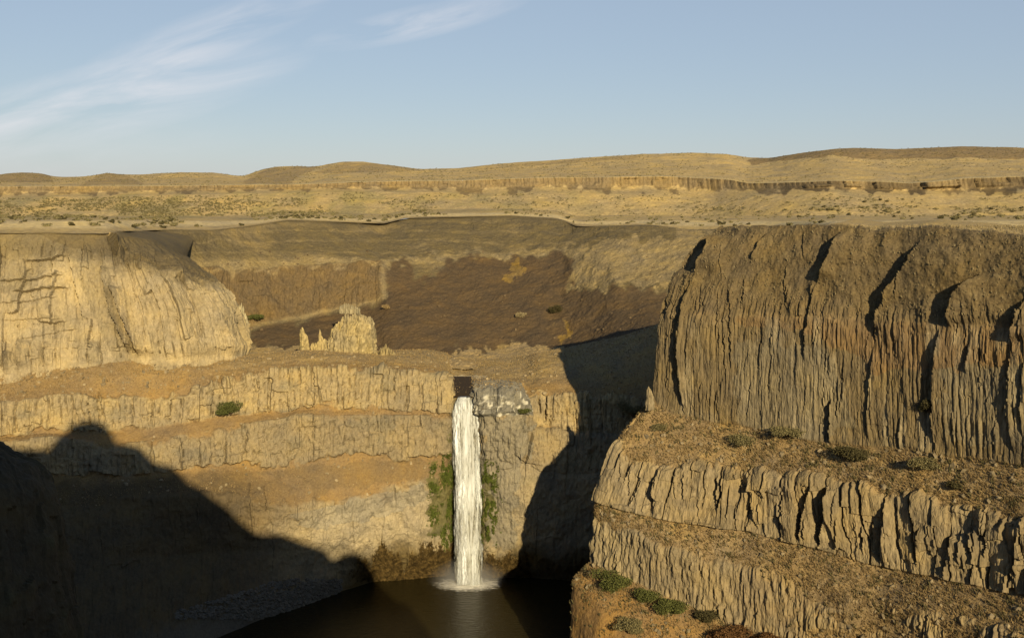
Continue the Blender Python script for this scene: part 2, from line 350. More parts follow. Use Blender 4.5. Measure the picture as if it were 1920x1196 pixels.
# ------------------------------------------------------------------ left cliff, pale and sunlit
LC = [  # px at rim etc
 [(-420, 440, 286), (-420, 470, 282), (-420, 560, 262), (-420, 735, 240)],
 [(-200, 439, 296), (-200, 472, 292), (-200, 560, 280), (-200, 720, 262)],
 [(0, 437, 302), (0, 472, 299), (0, 560, 293), (0, 702, 284)],
 [(120, 438, 304), (120, 475, 301), (120, 570, 295), (120, 692, 288)],
 [(205, 439, 308), (208, 485, 303), (225, 570, 297), (240, 680, 292)],
 [(285, 449, 330), (290, 505, 303), (330, 580, 299), (350, 674, 297)],
 [(325, 470, 350), (365, 528, 307), (395, 590, 304), (410, 669, 303)],
 [(342, 480, 368), (415, 548, 312), (440, 592, 310), (455, 665, 310)],
 [(350, 482, 384), (425, 553, 324), (455, 600, 321), (468, 661, 320)],
 [(348, 480, 408), (405, 540, 395), (445, 600, 370), (458, 655, 360)],
 [(383, 478, 432), (418, 535, 425), (452, 605, 412), (462, 655, 385)]]
H, us_, V, U = grid('left', [[(P(*s_[0])+np.array([0, 14, 0.3])) if s_[0][0] < 250 else P(*{285: (285, 433, 400), 325: (330, 434, 415), 342: (352, 436, 420), 350: (366, 438, 424), 348: (376, 442, 426), 383: (405, 441, 440)}[s_[0][0]])]+[P(*a) for a in s_]+[P(*s_[3])+np.array([0, -3, -3.0])] for s_ in LC], 0.30, 0.30, 1.8, 1.2)
V = V-1
px, py = project(H); x, y, z = H[..., 0], H[..., 1], H[..., 2]
big = fbm(x/24, y/24, z/40, 4, 111); med = fbm(x/6, y/6, z/11, 4, 112); fin = fbm(x/1.5, y/1.5, z/3, 3, 113)
n = normals(H); n *= np.where((n*(-H)).sum(-1, keepdims=True) < 0, -1, 1)
cl = sm(0.1, 0.9, V+med*0.25)
d, cv, _, _ = columns(U, z, 2.3, 12, 115); d2, cv2, _, _ = columns(U, z, 0.9, 7, 116)
low = sm(2.3, 2.9, V)
d3, cv3, tl3, ck3 = columns(U+med, z+2*med, 3.6, 9, 118); flu = fbm(U/1.3, z/7, 0*z, 5, 119); d9, _, t9, k9 = columns(U+1.5*med, z+4*med, 9.0, 16, 130); _, _, t5, _ = columns(U+med, z+2*med, 4.5, 6, 131)
disp = sm(-0.3, 0.5, V)*(big*2.6+med*0.8+fin*0.55)+cl*(d*0.3+cv*0.1+d2*0.15)*(0.15+0.85*low)+cl*low*(d*0.7)+cl*(t9*2.6+d9*0.5+t5*0.5+flu*0.30+tl3*0.8+d3*0.4-ck3*(0.2+1.0*low)+0.22*fbm(x/0.6, y/0.6, z/0.9, 3, 120))
# long overhang cracks and the slanting seams
for pts, dep in (([(50, 491), (90, 490), (125, 482)], 1.3), ([(0, 528), (60, 527), (120, 518)], 1.2), ([(28, 549), (80, 545), (130, 541)], 1.5), ([(0, 570), (60, 565), (110, 560)], .6),
                 ([(30, 640), (110, 622), (150, 618)], 0.5), ([(0, 602), (60, 598), (110, 600)], .5)):
    q = np.array(pts, float); yc = np.interp(px, q[:, 0], q[:, 1])+fbm(px/11, 0*px, 0*px, 3, 5)*2
    s_ = py-yc; win = sm(q[0, 0]-5, q[0, 0]+10, px)*(1-sm(q[-1, 0]-12, q[-1, 0]+4, px))
    disp += 0.8*win*dep*np.where(s_ < 0, np.exp(s_/14), -0.35*np.exp(-s_/4.0))
for pts, dep in (([(206, 438), (218, 480)], 1.6), ([(190, 500), (205, 580), (240, 660)], 2.0), ([(208, 540), (236, 610), (258, 665)], 2.2), ([(130, 480), (142, 540), (155, 600)], .7), ([(11, 660), (7, 700)], 2), ([(37, 640), (35, 690)], 1.6), ([(82, 640), (82, 690)], 1.2), ([(168, 640), (168, 685)], .9)):
    q = np.array(pts, float); xc = np.interp(py, q[:, 1], q[:, 0])+fbm(py/9, 0*py, 0*py, 3, 8)*2.5
    s_ = px-xc; win = sm(q[0, 1]-3, q[0, 1]+10, py)*(1-sm(q[-1, 1]-10, q[-1, 1]+4, py))
    disp += 2.2*win*dep*np.where(s_ > 0, np.exp(-s_/14), -0.4*np.exp(s_/6.0))
disp *= 1-0.75*sm(2.75, 3.05, V)
H += n*disp[..., None]
col = np.broadcast_to(np.array((0.325, 0.256, 0.150)), H.shape).copy()
jy = py+med*10+big*9; jx = px+med*8
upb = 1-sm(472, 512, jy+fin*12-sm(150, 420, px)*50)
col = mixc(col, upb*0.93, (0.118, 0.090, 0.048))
greyz = sm(0.0, 0.5, fbm(px/30, py/60, 0*px, 4, 117))*(1-upb); col = mixc(col, greyz*0.55, (0.215, 0.175, 0.110))
pl = sm(-.05, .3, fbm(px/50, py/35, 0*px, 4, 133))*(1-upb); col = mixc(col, pl*0.35, (0.40, 0.32, 0.19))
fl_ = sm(.15, .45, fbm(px/5, py/30, 0*px, 4, 134))*(1-upb)*cl; col = mixc(col, fl_*0.45, (0.19, 0.15, 0.09))
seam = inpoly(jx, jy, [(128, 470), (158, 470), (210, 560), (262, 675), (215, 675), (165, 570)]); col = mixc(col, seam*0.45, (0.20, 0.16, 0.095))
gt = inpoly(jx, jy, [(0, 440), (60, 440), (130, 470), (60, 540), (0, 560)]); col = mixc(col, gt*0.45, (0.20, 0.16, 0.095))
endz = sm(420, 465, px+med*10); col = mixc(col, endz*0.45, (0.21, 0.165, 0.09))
col = mixc(col, (1-sm(-0.1, 0.03, V))*0.9*(1-sm(205, 225, px)), GRASS)
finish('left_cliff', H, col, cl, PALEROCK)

# ------------------------------------------------------------------ gorge wall round the plunge pool
def Yz(Y, z): return ('z', Y, z)
GW = [
 (-420, [(735, 240), (765, 234), (795, 228), (850, 226), (865, 222), (915, 220), (980, 214), (1100, 200), Yz(165, -125.5), Yz(160, -130)]),
 (-200, [(720, 262), (750, 256), (778, 251), (838, 249), (850, 245), (905, 243), (965, 236), (1085, 222), Yz(190, -125.5), Yz(185, -130)]),
 (0, [(700, 284), (730, 280), (760, 275), (820, 272), (832, 268), (890, 267), (950, 258), (1060, 245), Yz(212, -125.5), Yz(206, -130)]),
 (120, [(690, 288), (715, 284), (745, 279), (812, 276), (822, 272), (888, 270), (940, 262), (1060, 252), Yz(225, -125.5), Yz(220, -130)]),
 (230, [(678, 292), (705, 287), (748, 283), (802, 280), (835, 274), (890, 272), (935, 266), (1050, 260), Yz(237, -125.5), Yz(232, -130)]),
 (350, [(672, 298), (698, 293), (728, 288), (786, 285), (815, 280), (886, 277), (928, 271), (1040, 270), Yz(252, -125.5), Yz(247, -130)]),
 (480, [(662, 318), (680, 305), (702, 297), (772, 292), (790, 288), (868, 285), (935, 277), (1030, 278), Yz(270, -125.5), Yz(266, -130)]),
 (560, [(657, 326), (675, 310), (698, 300), (770, 295), (781, 292), (864, 289), (946, 281), (1030, 283), Yz(280, -125.5), Yz(276, -130)]),
 (640, [(655, 340), (668, 314), (694, 302), (771, 297), (779, 295), (861, 292), (940, 286), (1036, 289), Yz(291, -125.5), Yz(286, -130)]),
 (700, [(658, 350), (670, 318), (695, 304), (772, 298), (778, 297), (860, 294), (925, 289), (1040, 293), Yz(299, -125.5), Yz(297, -130)]),
 (800, [(655, 360), (672, 322), (700, 306), (774, 299), (777, 299), (855, 295), (900, 293), (1045, 297), Yz(303, -125.5), Yz(302, -130)]),
 (836, [(660, 365), (682, 328), (710, 305), (774, 299), (777, 299), (855, 297), (890, 296), (1045, 299), Yz(304, -125.5), Yz(303, -130)]),
 (843, [(664, 365), (692, 330), (720, 306), (774, 301), (777, 301), (855, 300), (890, 300), (1045, 303), Yz(306, -125.5), Yz(305, -130)]),
 (850, [(672, 350), (704, 331), (743, 304), (774, 304), (777, 304), (855, 305), (890, 305), (1045, 307), Yz(309, -125.5), Yz(308, -130)]),
 (880, [(674, 350), (704, 331), (744, 304), (774, 304), (777, 304), (855, 305), (890, 305), (1045, 307), Yz(309, -125.5), Yz(308, -130)]),
 (893, [(674, 350), (706, 326), (740, 305), (774, 302), (777, 302), (855, 303), (890, 303), (1045, 305), Yz(307, -125.5), Yz(306, -130)]),
 (912, [(674, 350), (709, 322), (736, 304), (774, 299), (778, 299), (860, 299), (900, 298), (1040, 299), Yz(303, -125.5), Yz(302, -130)]),
 (950, [(670, 350), (706, 323), (736, 304), (775, 299), (780, 298), (860, 297), (905, 296), (1038, 298), Yz(303, -125.5), Yz(302, -130)]),
 (985, [(665, 350), (700, 325), (745, 305), (778, 301), (784, 300), (860, 297), (905, 296), (1036, 298), Yz(303, -125.5), Yz(302, -130)]),
 (1010, [(660, 345), (690, 325), (735, 308), (800, 303), (806, 301), (878, 297), (900, 296), (1045, 297), Yz(302, -125.5), Yz(301, -130)]),
 (1085, [(646, 350), (688, 325), (742, 306), (810, 303), (815, 301), (885, 296), (905, 295), (1050, 295), Yz(300, -125.5), Yz(299, -130)]),
 (1160, [(630, 343), (672, 322), (745, 304), (815, 300), (820, 298), (885, 293), (905, 292), (1050, 292), Yz(296, -125.5), Yz(295, -130)]),
 (1240, [(606, 330), (650, 316), (745, 300), (815, 296), (820, 294), (885, 289), (905, 288), (1050, 288), Yz(292, -125.5), Yz(291, -130)]),
 (1420, [(600, 320), (640, 306), (745, 292), (815, 288), (820, 286), (885, 281), (905, 280), (1050, 280), Yz(284, -125.5), Yz(283, -130)])]
def pt(px, r_):
    if r_[0] == 'z':
        Y, zz = r_[1], r_[2]
        k = zz/Y; # find py with Tz(py)=k
        dy = (k*cp+spi)/(cp-k*spi); py = CY-F*dy
        return P(px, py, Y)
    return P(px, r_[0], r_[1])
H, us_, V, U = grid('gorge', [[pt(px, a) for a in r_] for px, r_ in GW], 0.32, 0.34, 0.9, 0.7)
px, py = project(H); x, y, z = H[..., 0], H[..., 1], H[..., 2]
big = fbm(x/30, y/30, z/22, 4, 211); med = fbm(x/7, y/7, z/7, 4, 212); fin = fbm(x/1.7, y/1.7, z/1.7, 4, 213)
n = normals(H); n *= np.where((n*(-H)).sum(-1, keepdims=True) < 0, -1, 1)
Vn = V+med*0.34+fin*0.14+big*0.22
c2 = sm(1.95, 2.05, Vn)*(1-sm(2.95, 3.05, Vn)); c3 = sm(3.9, 4.1, Vn)*(1-sm(4.95, 5.05, Vn))
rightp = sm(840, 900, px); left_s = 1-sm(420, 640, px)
c4 = sm(5.9, 6.1, Vn)*(1-sm(7.5, 8.0, Vn)*(1-rightp))*(1-0.35*left_s)
c4 = np.maximum(c4, sm(5, 5.1, Vn)*rightp); c3 = np.maximum(c3, rightp*sm(3.0, 3.1, Vn)*(1-sm(5, 5.1, Vn)))
cl = np.clip(c2+c3+c4, 0, 1)
nf = np.exp(-((px-872)/30)**2)*sm(1.9, 2.1, V)           # calm the wall behind the falls
d, cv, tl, ck = columns(U+0.8*med, z+2*med, 1.9, 5.5, 215); d2, cv2, tl2, ck2 = columns(U+med, z+2*med, 4.4, 9, 216); d3, cv3, _, _ = columns(U, z+med*2, .9, 3.0, 217)
disp = (big*1.5*(1-sm(820, 860, px)*(1-sm(920, 1000, px)))+med*0.7+fin*0.28)+cl*((d*0.5+cv*0.25)*(0.3+0.7*sm(-.2, .3, big))+d2*1.1+d3*0.15+1.1*fbm(U/2.2, z/3.5, 0*z, 4, 218)+0.6*fbm(U/0.8, z/1.2, 0*z, 3, 219)+(tl*0.6+tl2*1.6-ck*0.45-ck2*0.8)*(0.35+0.65*c2))*(1-0.75*nf)*(1-0.45*c4)
reed = sm(7.0, 7.6, Vn)*(1-left_s)
edge = np.minimum(sm(0, 0.4, V), 1)
disp *= (0.35+0.65*edge)
disp *= 1-0.92*np.exp(-((px-866)/20)**4)*sm(0.6, 1.0, V)*(1-sm(2.3, 2.8, V))
dirn = n.copy(); dirn[..., 2] *= (1-0.7*cl); dirn /= np.linalg.norm(dirn, axis=-1, keepdims=True)
# a few deep cracks
for pts, dep in (([(183, 735), (192, 760), (200, 790)], 1.2), ([(412, 705), (420, 740)], .9), ([(60, 770), (66, 815)], 1.0), ([(425, 825), (420, 870)], 1.5), ([(464, 800), (460, 850)], 1), ([(284, 820), (290, 862)], 1.4), ([(345, 840), (340, 880)], 1.0),
                 ([(1027, 740), (1024, 790)], 2.0), ([(1012, 745), (1014, 775)], 1.8), ([(1040, 740), (1036, 790)], .8), ([(1000, 810), (985, 870)], 1.5), ([(965, 850), (985, 865), (1020, 873)], 1.0), ([(470, 905), (468, 940), (474, 1000)], -1.6), ([(495, 910), (500, 960)], -.8)):
    q = np.array(pts, float); xc = np.interp(py, q[:, 1], q[:, 0])+fbm(py/7, 0*py, 0*py, 3, 8)*2
    s_ = px-xc; win = sm(q[0, 1]-3, q[0, 1]+8, py)*(1-sm(q[-1, 1]-8, q[-1, 1]+3, py))
    disp += win*dep*np.where(s_ > 0, 0.6*np.exp(-s_/12), -0.7*np.exp(s_/7.0))
kn = sm(880, 892, px)*(1-sm(975, 996, px))*sm(706, 728, py)*(1-sm(772, 780, py)); disp += kn*(1.4+0.9*fbm(x/1.6, y/1.6, z/1.6, 3, 240))
H += dirn*disp[..., None]
col = np.broadcast_to(np.array(ORANGE), H.shape).copy()
jx = px+fbm(px/20, py/20, 0*px, 4, 221)*24; jy = py+fbm(px/20, py/20, 0*px, 4, 222)*14
col = mixc(col, (1-sm(1.0, 2.0, Vn))*(1-0.75*sm(470, 380, px))*0.9, (0.265, 0.195, 0.098))
col = mixc(col, c2*0.92, (0.315, 0.245, 0.135)); col = mixc(col, c3*0.9, (0.245, 0.195, 0.118)); col = mixc(col, c4*0.92, (0.275, 0.225, 0.145))
blot = sm(0.05, 0.5, fbm(px/45, py/25, 0*px, 4, 223)); col = mixc(col, blot*cl*0.5, (0.18, 0.155, 0.105))
pale = inpoly(jx, jy, [(480, 985), (640, 960), (800, 925), (812, 960), (790, 1010), (700, 1020), (600, 1020), (520, 1000)]); col = mixc(col, pale*0.6, (0.37, 0.305, 0.20))
gband = inpoly(jx, jy, [(540, 965), (700, 925), (800, 905), (800, 940), (700, 975), (600, 990)]); col = mixc(col, gband*0.55, (0.225, 0.205, 0.165))
dk = inpoly(jx, jy, [(480, 890), (620, 868), (830, 862), (830, 905), (700, 905), (600, 930), (560, 900)]); col = mixc(col, dk*0.5, (0.14, 0.10, 0.052))
fallg = inpoly(jx, py, [(838, 745), (850, 742), (846, 1080), (825, 1080), (835, 900)]).astype(float)+inpoly(jx*0.4+px*.6, py, [(902, 770), (914, 775), (914, 870), (930, 880), (928, 1080), (895, 1080)])
wet = np.exp(-((px-874)/30)**4)*sm(741, 750, py); col = mixc(col, np.clip(wet, 0, 1)*0.93, (0.06, 0.05, 0.032))
moss = inpoly(jx, jy, [(806, 868), (816, 868), (822, 930), (836, 860), (850, 800), (850, 1010), (806, 1000), (812, 950)])+inpoly(jx, jy, [(904, 860), (926, 870), (934, 960), (922, 1010), (904, 1020)])
col = mixc(col, np.clip(moss, 0, 1)*0.8, (0.095, 0.090, 0.030))
rg = inpoly(jx, jy, [(890, 780), (995, 778), (990, 860), (960, 950), (975, 1030), (925, 1030), (915, 880)])*rightp; col = mixc(col, rg*0.75, (0.20, 0.178, 0.135))
sh = inpoly(px+fin*4, py+fin*3, [(876, 742), (884, 722), (905, 708), (965, 716), (990, 742), (996, 778), (905, 780), (887, 765)]); col = mixc(col, sh*0.9, (0.165, 0.155, 0.13))
spk = sh*sm(738, 745, py)*sm(0.1, 0.4, fbm(px/4.5, py/7, 0*px, 3, 225)); col = mixc(col, spk*0.9, (0.55, 0.51, 0.41))
spk2 = sh*sm(0.35, 0.6, fbm(px/30, py/2.5, 0*px, 3, 226))*(py < 742); col = mixc(col, spk2*0.7, (0.42, 0.37, 0.27))
wl = inpoly(px, py+fin*2, [(846, 703), (915, 704), (905, 712), (846, 712)]); col = mixc(col, wl*0.9, (0.45, 0.37, 0.24))
veg = sm(1010, 1050, jy+10*np.sin(px/19))*sm(600, 700, px)*(1-sm(985, 1010, px)*0); col = mixc(col, veg*0.88, (0.085, 0.060, 0.022))
scree_shade = left_s*sm(5.0, 5.6, Vn); col = mixc(col, scree_shade*0.85, (0.085, 0.062, 0.034))  # lower-left scree coloured darker to deepen the shadow lying there
shore = sm(7.55, 7.85, V+fin*.1)*(1-sm(600, 640, px)); col = mixc(col, shore*0.7, (0.12, 0.11, 0.09))
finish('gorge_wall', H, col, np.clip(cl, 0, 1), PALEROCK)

# ------------------------------------------------------------------ right butte
def yw(px): return np.interp(px, [1225, 1400, 1560, 1760, 1900, 2100, 2500], [250, 235, 221, 203, 190, 174, 145])
RB = [
 # silhouette end wraps round and back
 [(1430, 470, 272), (1410, 500, 276), (1380, 540, 280), (1360, 600, 282), (1340, 745, 284), (1310, 840, 284), (1290, 930, 284), (1285, 960, 284), (1280, 1050, 284), (1275, 1070, 284), (1270, 1190, 284), (1265, 1290, 284)],
 [(1372, 434, 264), (1320, 480, 264), (1295, 525, 264), (1277, 590, 266), (1262, 745, 266), (1215, 840, 262), (1190, 925, 260), (1185, 950, 260), (1180, 1040, 258), (1150, 1060, 256), (1130, 1180, 252), (1125, 1280, 250)],
 [(1358, 428, 258), (1296, 475, 258), (1264, 522, 257), (1244, 585, 257), (1230, 744, 255), (1165, 825, 251), (1132, 935, 248), (1128, 955, 247), (1118, 1050, 247), (1092, 1068, 243), (1082, 1175, 240), (1078, 1270, 236)],
 [(1350, 426, 258), (1300, 470, 256), (1262, 525, 254), (1238, 588, 252), (1222, 750, 250), (1148, 838, 243), (1115, 942, 241), (1113, 962, 240), (1105, 1055, 240), (1072, 1088, 234), (1066, 1190, 230), (1064, 1260, 226)],
 [(1362, 425, 254), (1330, 462, 251), (1290, 530, 249), (1268, 590, 247), (1262, 772, 246), (1200, 858, 238), (1170, 958, 236), (1165, 985, 234), (1160, 1078, 233), (1125, 1130, 224), (1118, 1230, 218), (1110, 1290, 210)],
 [(1400, 423, 248), (1375, 470, 245), (1345, 540, 243), (1330, 592, 241), (1325, 788, 240), (1280, 872, 232), (1260, 978, 230), (1250, 1030, 225), (1250, 1115, 224), (1220, 1190, 214), (1200, 1290, 205), (1190, 1350, 195)],
 [(1470, 421, 241), (1450, 470, 238), (1430, 550, 236), (1420, 594, 234), (1415, 803, 233), (1400, 888, 225), (1395, 992, 223), (1390, 1072, 216), (1390, 1180, 214), (1370, 1260, 204), (1350, 1350, 195), (1340, 1420, 185)],
 [(1565, 424, 230), (1555, 475, 227), (1545, 555, 225), (1540, 596, 223), (1545, 834, 222), (1520, 900, 214), (1530, 1028, 211), (1520, 1092, 204), (1520, 1230, 202), (1500, 1310, 190), (1490, 1400, 180), (1480, 1500, 170)],
 [(1645, 432, 222), (1640, 480, 219), (1640, 560, 217), (1640, 600, 215), (1645, 836, 213), (1640, 912, 205), (1650, 1062, 202), (1645, 1125, 194), (1645, 1280, 192), (1640, 1360, 180), (1630, 1450, 170), (1620, 1550, 160)],
 [(1760, 427, 211), (1760, 470, 208), (1760, 570, 205), (1760, 606, 204), (1765, 852, 202), (1765, 950, 194), (1770, 1085, 191), (1770, 1155, 183), (1770, 1320, 181), (1760, 1400, 170), (1750, 1500, 160), (1740, 1600, 150)],
 [(1850, 434, 203), (1855, 480, 200), (1855, 575, 197), (1855, 610, 196), (1860, 862, 194), (1860, 975, 186), (1865, 1104, 183), (1865, 1180, 175), (1865, 1350, 173), (1860, 1440, 162), (1850, 1550, 150), (1840, 1650, 140)],
 [(1930, 442, 196), (1940, 485, 192), (1940, 580, 189), (1940, 615, 188), (1945, 878, 186), (1945, 998, 178), (1950, 1118, 176), (1950, 1200, 168), (1950, 1380, 166), (1950, 1480, 155), (1950, 1600, 144), (1950, 1700, 134)],
 [(2150, 445, 180), (2160, 490, 174), (2160, 590, 170), (2160, 625, 169), (2170, 905, 167), (2170, 1030, 160), (2180, 1160, 157), (2180, 1250, 150), (2180, 1450, 148), (2180, 1560, 138), (2180, 1700, 128), (2180, 1800, 120)]]
H, us_, V, U = grid('butte', [([P(s_[0][0]*1.0, s_[0][1], s_[0][2])+np.array([12, 26, -34 if s_[0][0] < 1540 else 0.8]), P(s_[0][0]*1.0, s_[0][1], s_[0][2])+np.array([4, 10, -3.0 if s_[0][0] < 1540 else 0.5])])+[P(*a) for a in s_] for s_ in RB], 0.19, 0.22, 1.0, 0.9)
V = V-2
px, py = project(H); x, y, z = H[..., 0], H[..., 1], H[..., 2]
big = fbm(x/22, y/22, z/30, 4, 311); med = fbm(x/5, y/5, z/6, 4, 312); fin = fbm(x/1.2, y/1.2, z/1.4, 4, 313)
n = normals(H); n *= np.where((n*(-H)).sum(-1, keepdims=True) < 0, -1, 1)
Vn = V+med*0.32+fin*0.10+big*0.20
cU = sm(1.6, 2.7, Vn+0.4*med)*(1-sm(2.95, 3.05, Vn))        # shoulder, partly columns
cM = sm(2.9, 3.12, V+0.10*med+0.08*fin)*(1-sm(3.97, 4.05, V+med*0.05+fin*0.02))
cA = sm(4.92, 5.05, Vn)*(1-sm(5.97, 6.06, V+med*0.06)); cB = sm(6.93, 7.08, Vn)*(1-sm(7.95, 8.05, V+med*.08))
cB = cB*(1-sm(1330, 1600, px)*sm(-.35, .25, fbm(px/35, py/22, 0*px, 4, 350)))
cC = sm(9.0, 9.2, Vn)*0.4
cl = np.clip(0.5*cU*sm(500, 560, py+20*med)+cM+cA+cB+cC, 0, 1)
topz_ = 1-sm(2.4, 3.0, V)
dm, cm, tm, ckm = columns(U+.3*med, z, 1.1, 9, 315, 2.5); dn, cn, _, _ = columns(U, z, 0.60, 5, 316, 2.5); dl, cL, _, _ = columns(U, z, 4.6, 30, 317)
da, ca, ta, cka = columns(U+.9*med, z+3*med, 3.6, 6.5, 318, 3.0); db, cb, _, _ = columns(U+med, z+2*med, 1.0, 4.0, 319, 2.5); da2, ca2, _, _ = columns(U, z, 7.0, 30, 321)
disp = big*1.3*sm(-.5, .5, V)+med*0.45+fin*0.16*(1-0.5*cM)
rdg = fbm(U/1.0+0.5*med, z/8, 0*z, 5, 341); rd2 = fbm(U/0.5, z/2.6, 0*z, 3, 342); amt = 0.45+0.75*sm(-.35, .35, fbm(U/9, z/9, 0*z, 3, 343))
disp += cM*(amt*(dm*0.16+dn*0.15+tm*0.22-ckm*0.28)+dl*0.15+rdg*0.20+rd2*0.20+0.30)+cU*(0.25*dm+0.15*dn+0.45*rdg+0.35*rd2)+topz_*(0.7*fbm(U/3.0, z/4, 0*z, 4, 344))
blk = fbm(U/3.0, z/5.5, 0*z, 4, 345)
mo = sm(-.3, .25, fbm(U/8, z/6, 0*z, 3, 346))
disp += cA*(da*0.9+ta*1.6-cka*1.4+da2*1.1+blk*0.6+rd2*0.28)+cB*(db*0.28*mo+dn*0.2+da2*0.3+blk*0.5+rdg*0.35+rd2*0.65)
# buttresses: going right the wall steps out towards the sun, leaving shaded left flanks
GASH = [([(1340, 440), (1330, 470), (1303, 512)], 4.6, 2.0, 45), ([(1303, 512), (1284, 560), (1274, 620), (1275, 680), (1283, 785)], 2.4, 1.2, 26), ([(1452, 428), (1425, 455), (1408, 490)], 1.7, 0.6, 30),
        ([(1577, 434), (1560, 480), (1533, 532)], 4.3, 2.0, 50), ([(1728, 446), (1700, 495), (1662, 545), (1645, 590), (1641, 640)], 3.4, 1.6, 55), ([(1840, 512), (1795, 550), (1779, 612)], 4.4, 2.2, 50), ([(1764, 610), (1756, 690), (1747, 830)], 2.4, 1.2, 30),
        ([(1921, 560), (1908, 600), (1897, 640)], 3.6, 1.6, 40), ([(1530, 530), (1513, 620), (1508, 680)], 1.2, .5, 20), ([(1641, 640), (1632, 720), (1628, 820)], 1.0, .5, 22), ([(1560, 745), (1558, 838)], 2.2, .6, 18), ([(1365, 520), (1370, 600), (1372, 700)], .8, .4, 16),
        ([(1900, 640), (1890, 760), (1905, 860)], 1.3, .6, 24), ([(1820, 640), (1815, 700)], 1.0, .6, 16), ([(1228, 885), (1226, 965)], 1.8, .8, 18), ([(1347, 890), (1343, 945)], 1.9, .8, 18), ([(1410, 890), (1413, 935), (1425, 990)], 1.9, .8, 22), ([(1557, 905), (1552, 960), (1535, 1035)], 5.0, 1.4, 32),
        ([(1524, 910), (1512, 960), (1502, 1015)], 3.0, 1.0, 22), ([(1664, 945), (1660, 1000), (1655, 1055)], 2.2, .8, 20), ([(1785, 1000), (1776, 1085)], 2.0, .8, 20), ([(1855, 990), (1850, 1045)], 1.6, .8, 18), ([(1915, 1000), (1912, 1080)], 2.4, .8, 20), ([(1180, 870), (1172, 905)], 1.2, .6, 14), ([(1285, 880), (1283, 940)], 1.0, .6, 12),
        ([(1730, 985), (1722, 1060)], 1.5, .6, 16), ([(1620, 960), (1618, 1040)], 1.0, .5, 14), ([(1470, 930), (1474, 990)], 1.2, .6, 14), ([(1348, 1130), (1352, 1160)], 1.6, .5, 14)]
for pts, dep, step, wr in GASH:
    q = np.array(pts, float); xc = np.interp(py, q[:, 1], q[:, 0])+fbm(py/8, 0*py+pts[0][0], 0*py, 4, 8)*2.6
    s_ = px-xc; L_ = q[-1, 1]-q[0, 1]
    win = sm(q[0, 1]-2, q[0, 1]+0.25*L_, py)*(1-sm(q[-1, 1]-0.25*L_, q[-1, 1]+3, py))
    disp += win*np.where(s_ > 0, step*np.exp(-s_/wr), -(dep-step)*np.exp(s_/(wr*0.55)))
rc = np.random.RandomState(77)
def cracks(count, x0, x1, ytop, ybot, l0, l1, d0, d1, msk):
    global disp
    for q_ in range(count):
        xc0 = rc.uniform(x0, x1); L_ = rc.uniform(l0, l1); ya = np.interp(xc0, *ytop); yb = np.interp(xc0, *ybot); y0_ = rc.uniform(ya-0.3*L_, yb-0.6*L_); dp = rc.uniform(d0, d1); w_ = rc.uniform(3, 7); dr = rc.uniform(-.12, .04)
        sel = (np.abs(px-xc0) < 60) & (py > y0_-4) & (py < y0_+L_+4); 
        if not sel.any(): continue
        pp, qq = px[sel], py[sel]; s_ = pp-(xc0+dr*(qq-y0_)+1.3*vn(qq/9, 0*qq+q_, 0*qq, 3))
        wv = sm(y0_-3, y0_+.2*L_, qq)*(1-sm(y0_+.75*L_, y0_+L_+3, qq))*msk[sel]
        disp[sel] += wv*np.where(s_ > 0, 0.35*dp*np.exp(-s_/w_), -0.75*dp*np.exp(s_/(w_*.7)))
cracks(120, 1240, 1925, ([1240, 1925], [520, 560]), ([1240, 1560, 1925], [760, 835, 870]), 25, 110, .2, 0.75, np.clip(cM+cU, 0, 1))
cracks(14, 1240, 1925, ([1240, 1925], [430, 450]), ([1240, 1925], [600, 620]), 25, 70, .4, 1.0, 1-cM)
cracks(40, 1130, 1925, ([1120, 1400, 1925], [850, 885, 985]), ([1120, 1400, 1925], [940, 990, 1110]), 25, 80, .4, 1.5, cA)
cracks(90, 1110, 1925, ([1110, 1400, 1925], [965, 1075, 1190]), ([1110, 1400, 1925], [1060, 1200, 1300]), 12, 45, .3, .9, cB)
dirn = n.copy(); dirn[..., 2] *= (1-0.85*cl); dirn /= np.linalg.norm(dirn, axis=-1, keepdims=True)
H += dirn*(disp*sm(-1.6, -0.4, V))[..., None]
col = np.broadcast_to(np.array((0.245, 0.172, 0.088)), H.shape).copy()
jx = px+fbm(px/25, py/25, 0*px, 4, 331)*26; jy = py+fbm(px/25, py/25, 0*px, 4, 332)*18
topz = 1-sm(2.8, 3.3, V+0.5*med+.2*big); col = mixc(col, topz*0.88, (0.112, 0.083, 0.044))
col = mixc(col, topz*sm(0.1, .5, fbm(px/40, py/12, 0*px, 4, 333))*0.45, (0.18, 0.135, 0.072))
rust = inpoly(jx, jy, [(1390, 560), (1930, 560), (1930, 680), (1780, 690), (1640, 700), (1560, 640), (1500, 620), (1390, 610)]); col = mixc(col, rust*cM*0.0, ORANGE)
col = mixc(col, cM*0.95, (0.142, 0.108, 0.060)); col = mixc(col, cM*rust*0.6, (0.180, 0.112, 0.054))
pale_streaks = cM*sm(0.0, 0.45, fbm(px/16, py/90, 0*px, 4, 334)); col = mixc(col, pale_streaks*0.65, (0.265, 0.215, 0.135))  # random paler upright streaks on the columns
ggy = cM*inpoly(jx, jy, [(1380, 640), (1560, 650), (1600, 800), (1500, 830), (1380, 800)]).astype(float)+cM*inpoly(jx, jy, [(1770, 690), (1930, 690), (1930, 830), (1780, 830)])
col = mixc(col, np.clip(ggy, 0, 1)*0.4, (0.205, 0.175, 0.118))
col = mixc(col, cA*0.95, (0.225, 0.172, 0.096)); col = mixc(col, cB*0.92, (0.215, 0.168, 0.098))
colid = da; col = mixc(col, cA*(da > 0.72)*0.4, (0.135, 0.108, 0.068)); col = mixc(col, cA*(da < 0.25)*0.35, (0.29, 0.23, 0.14))
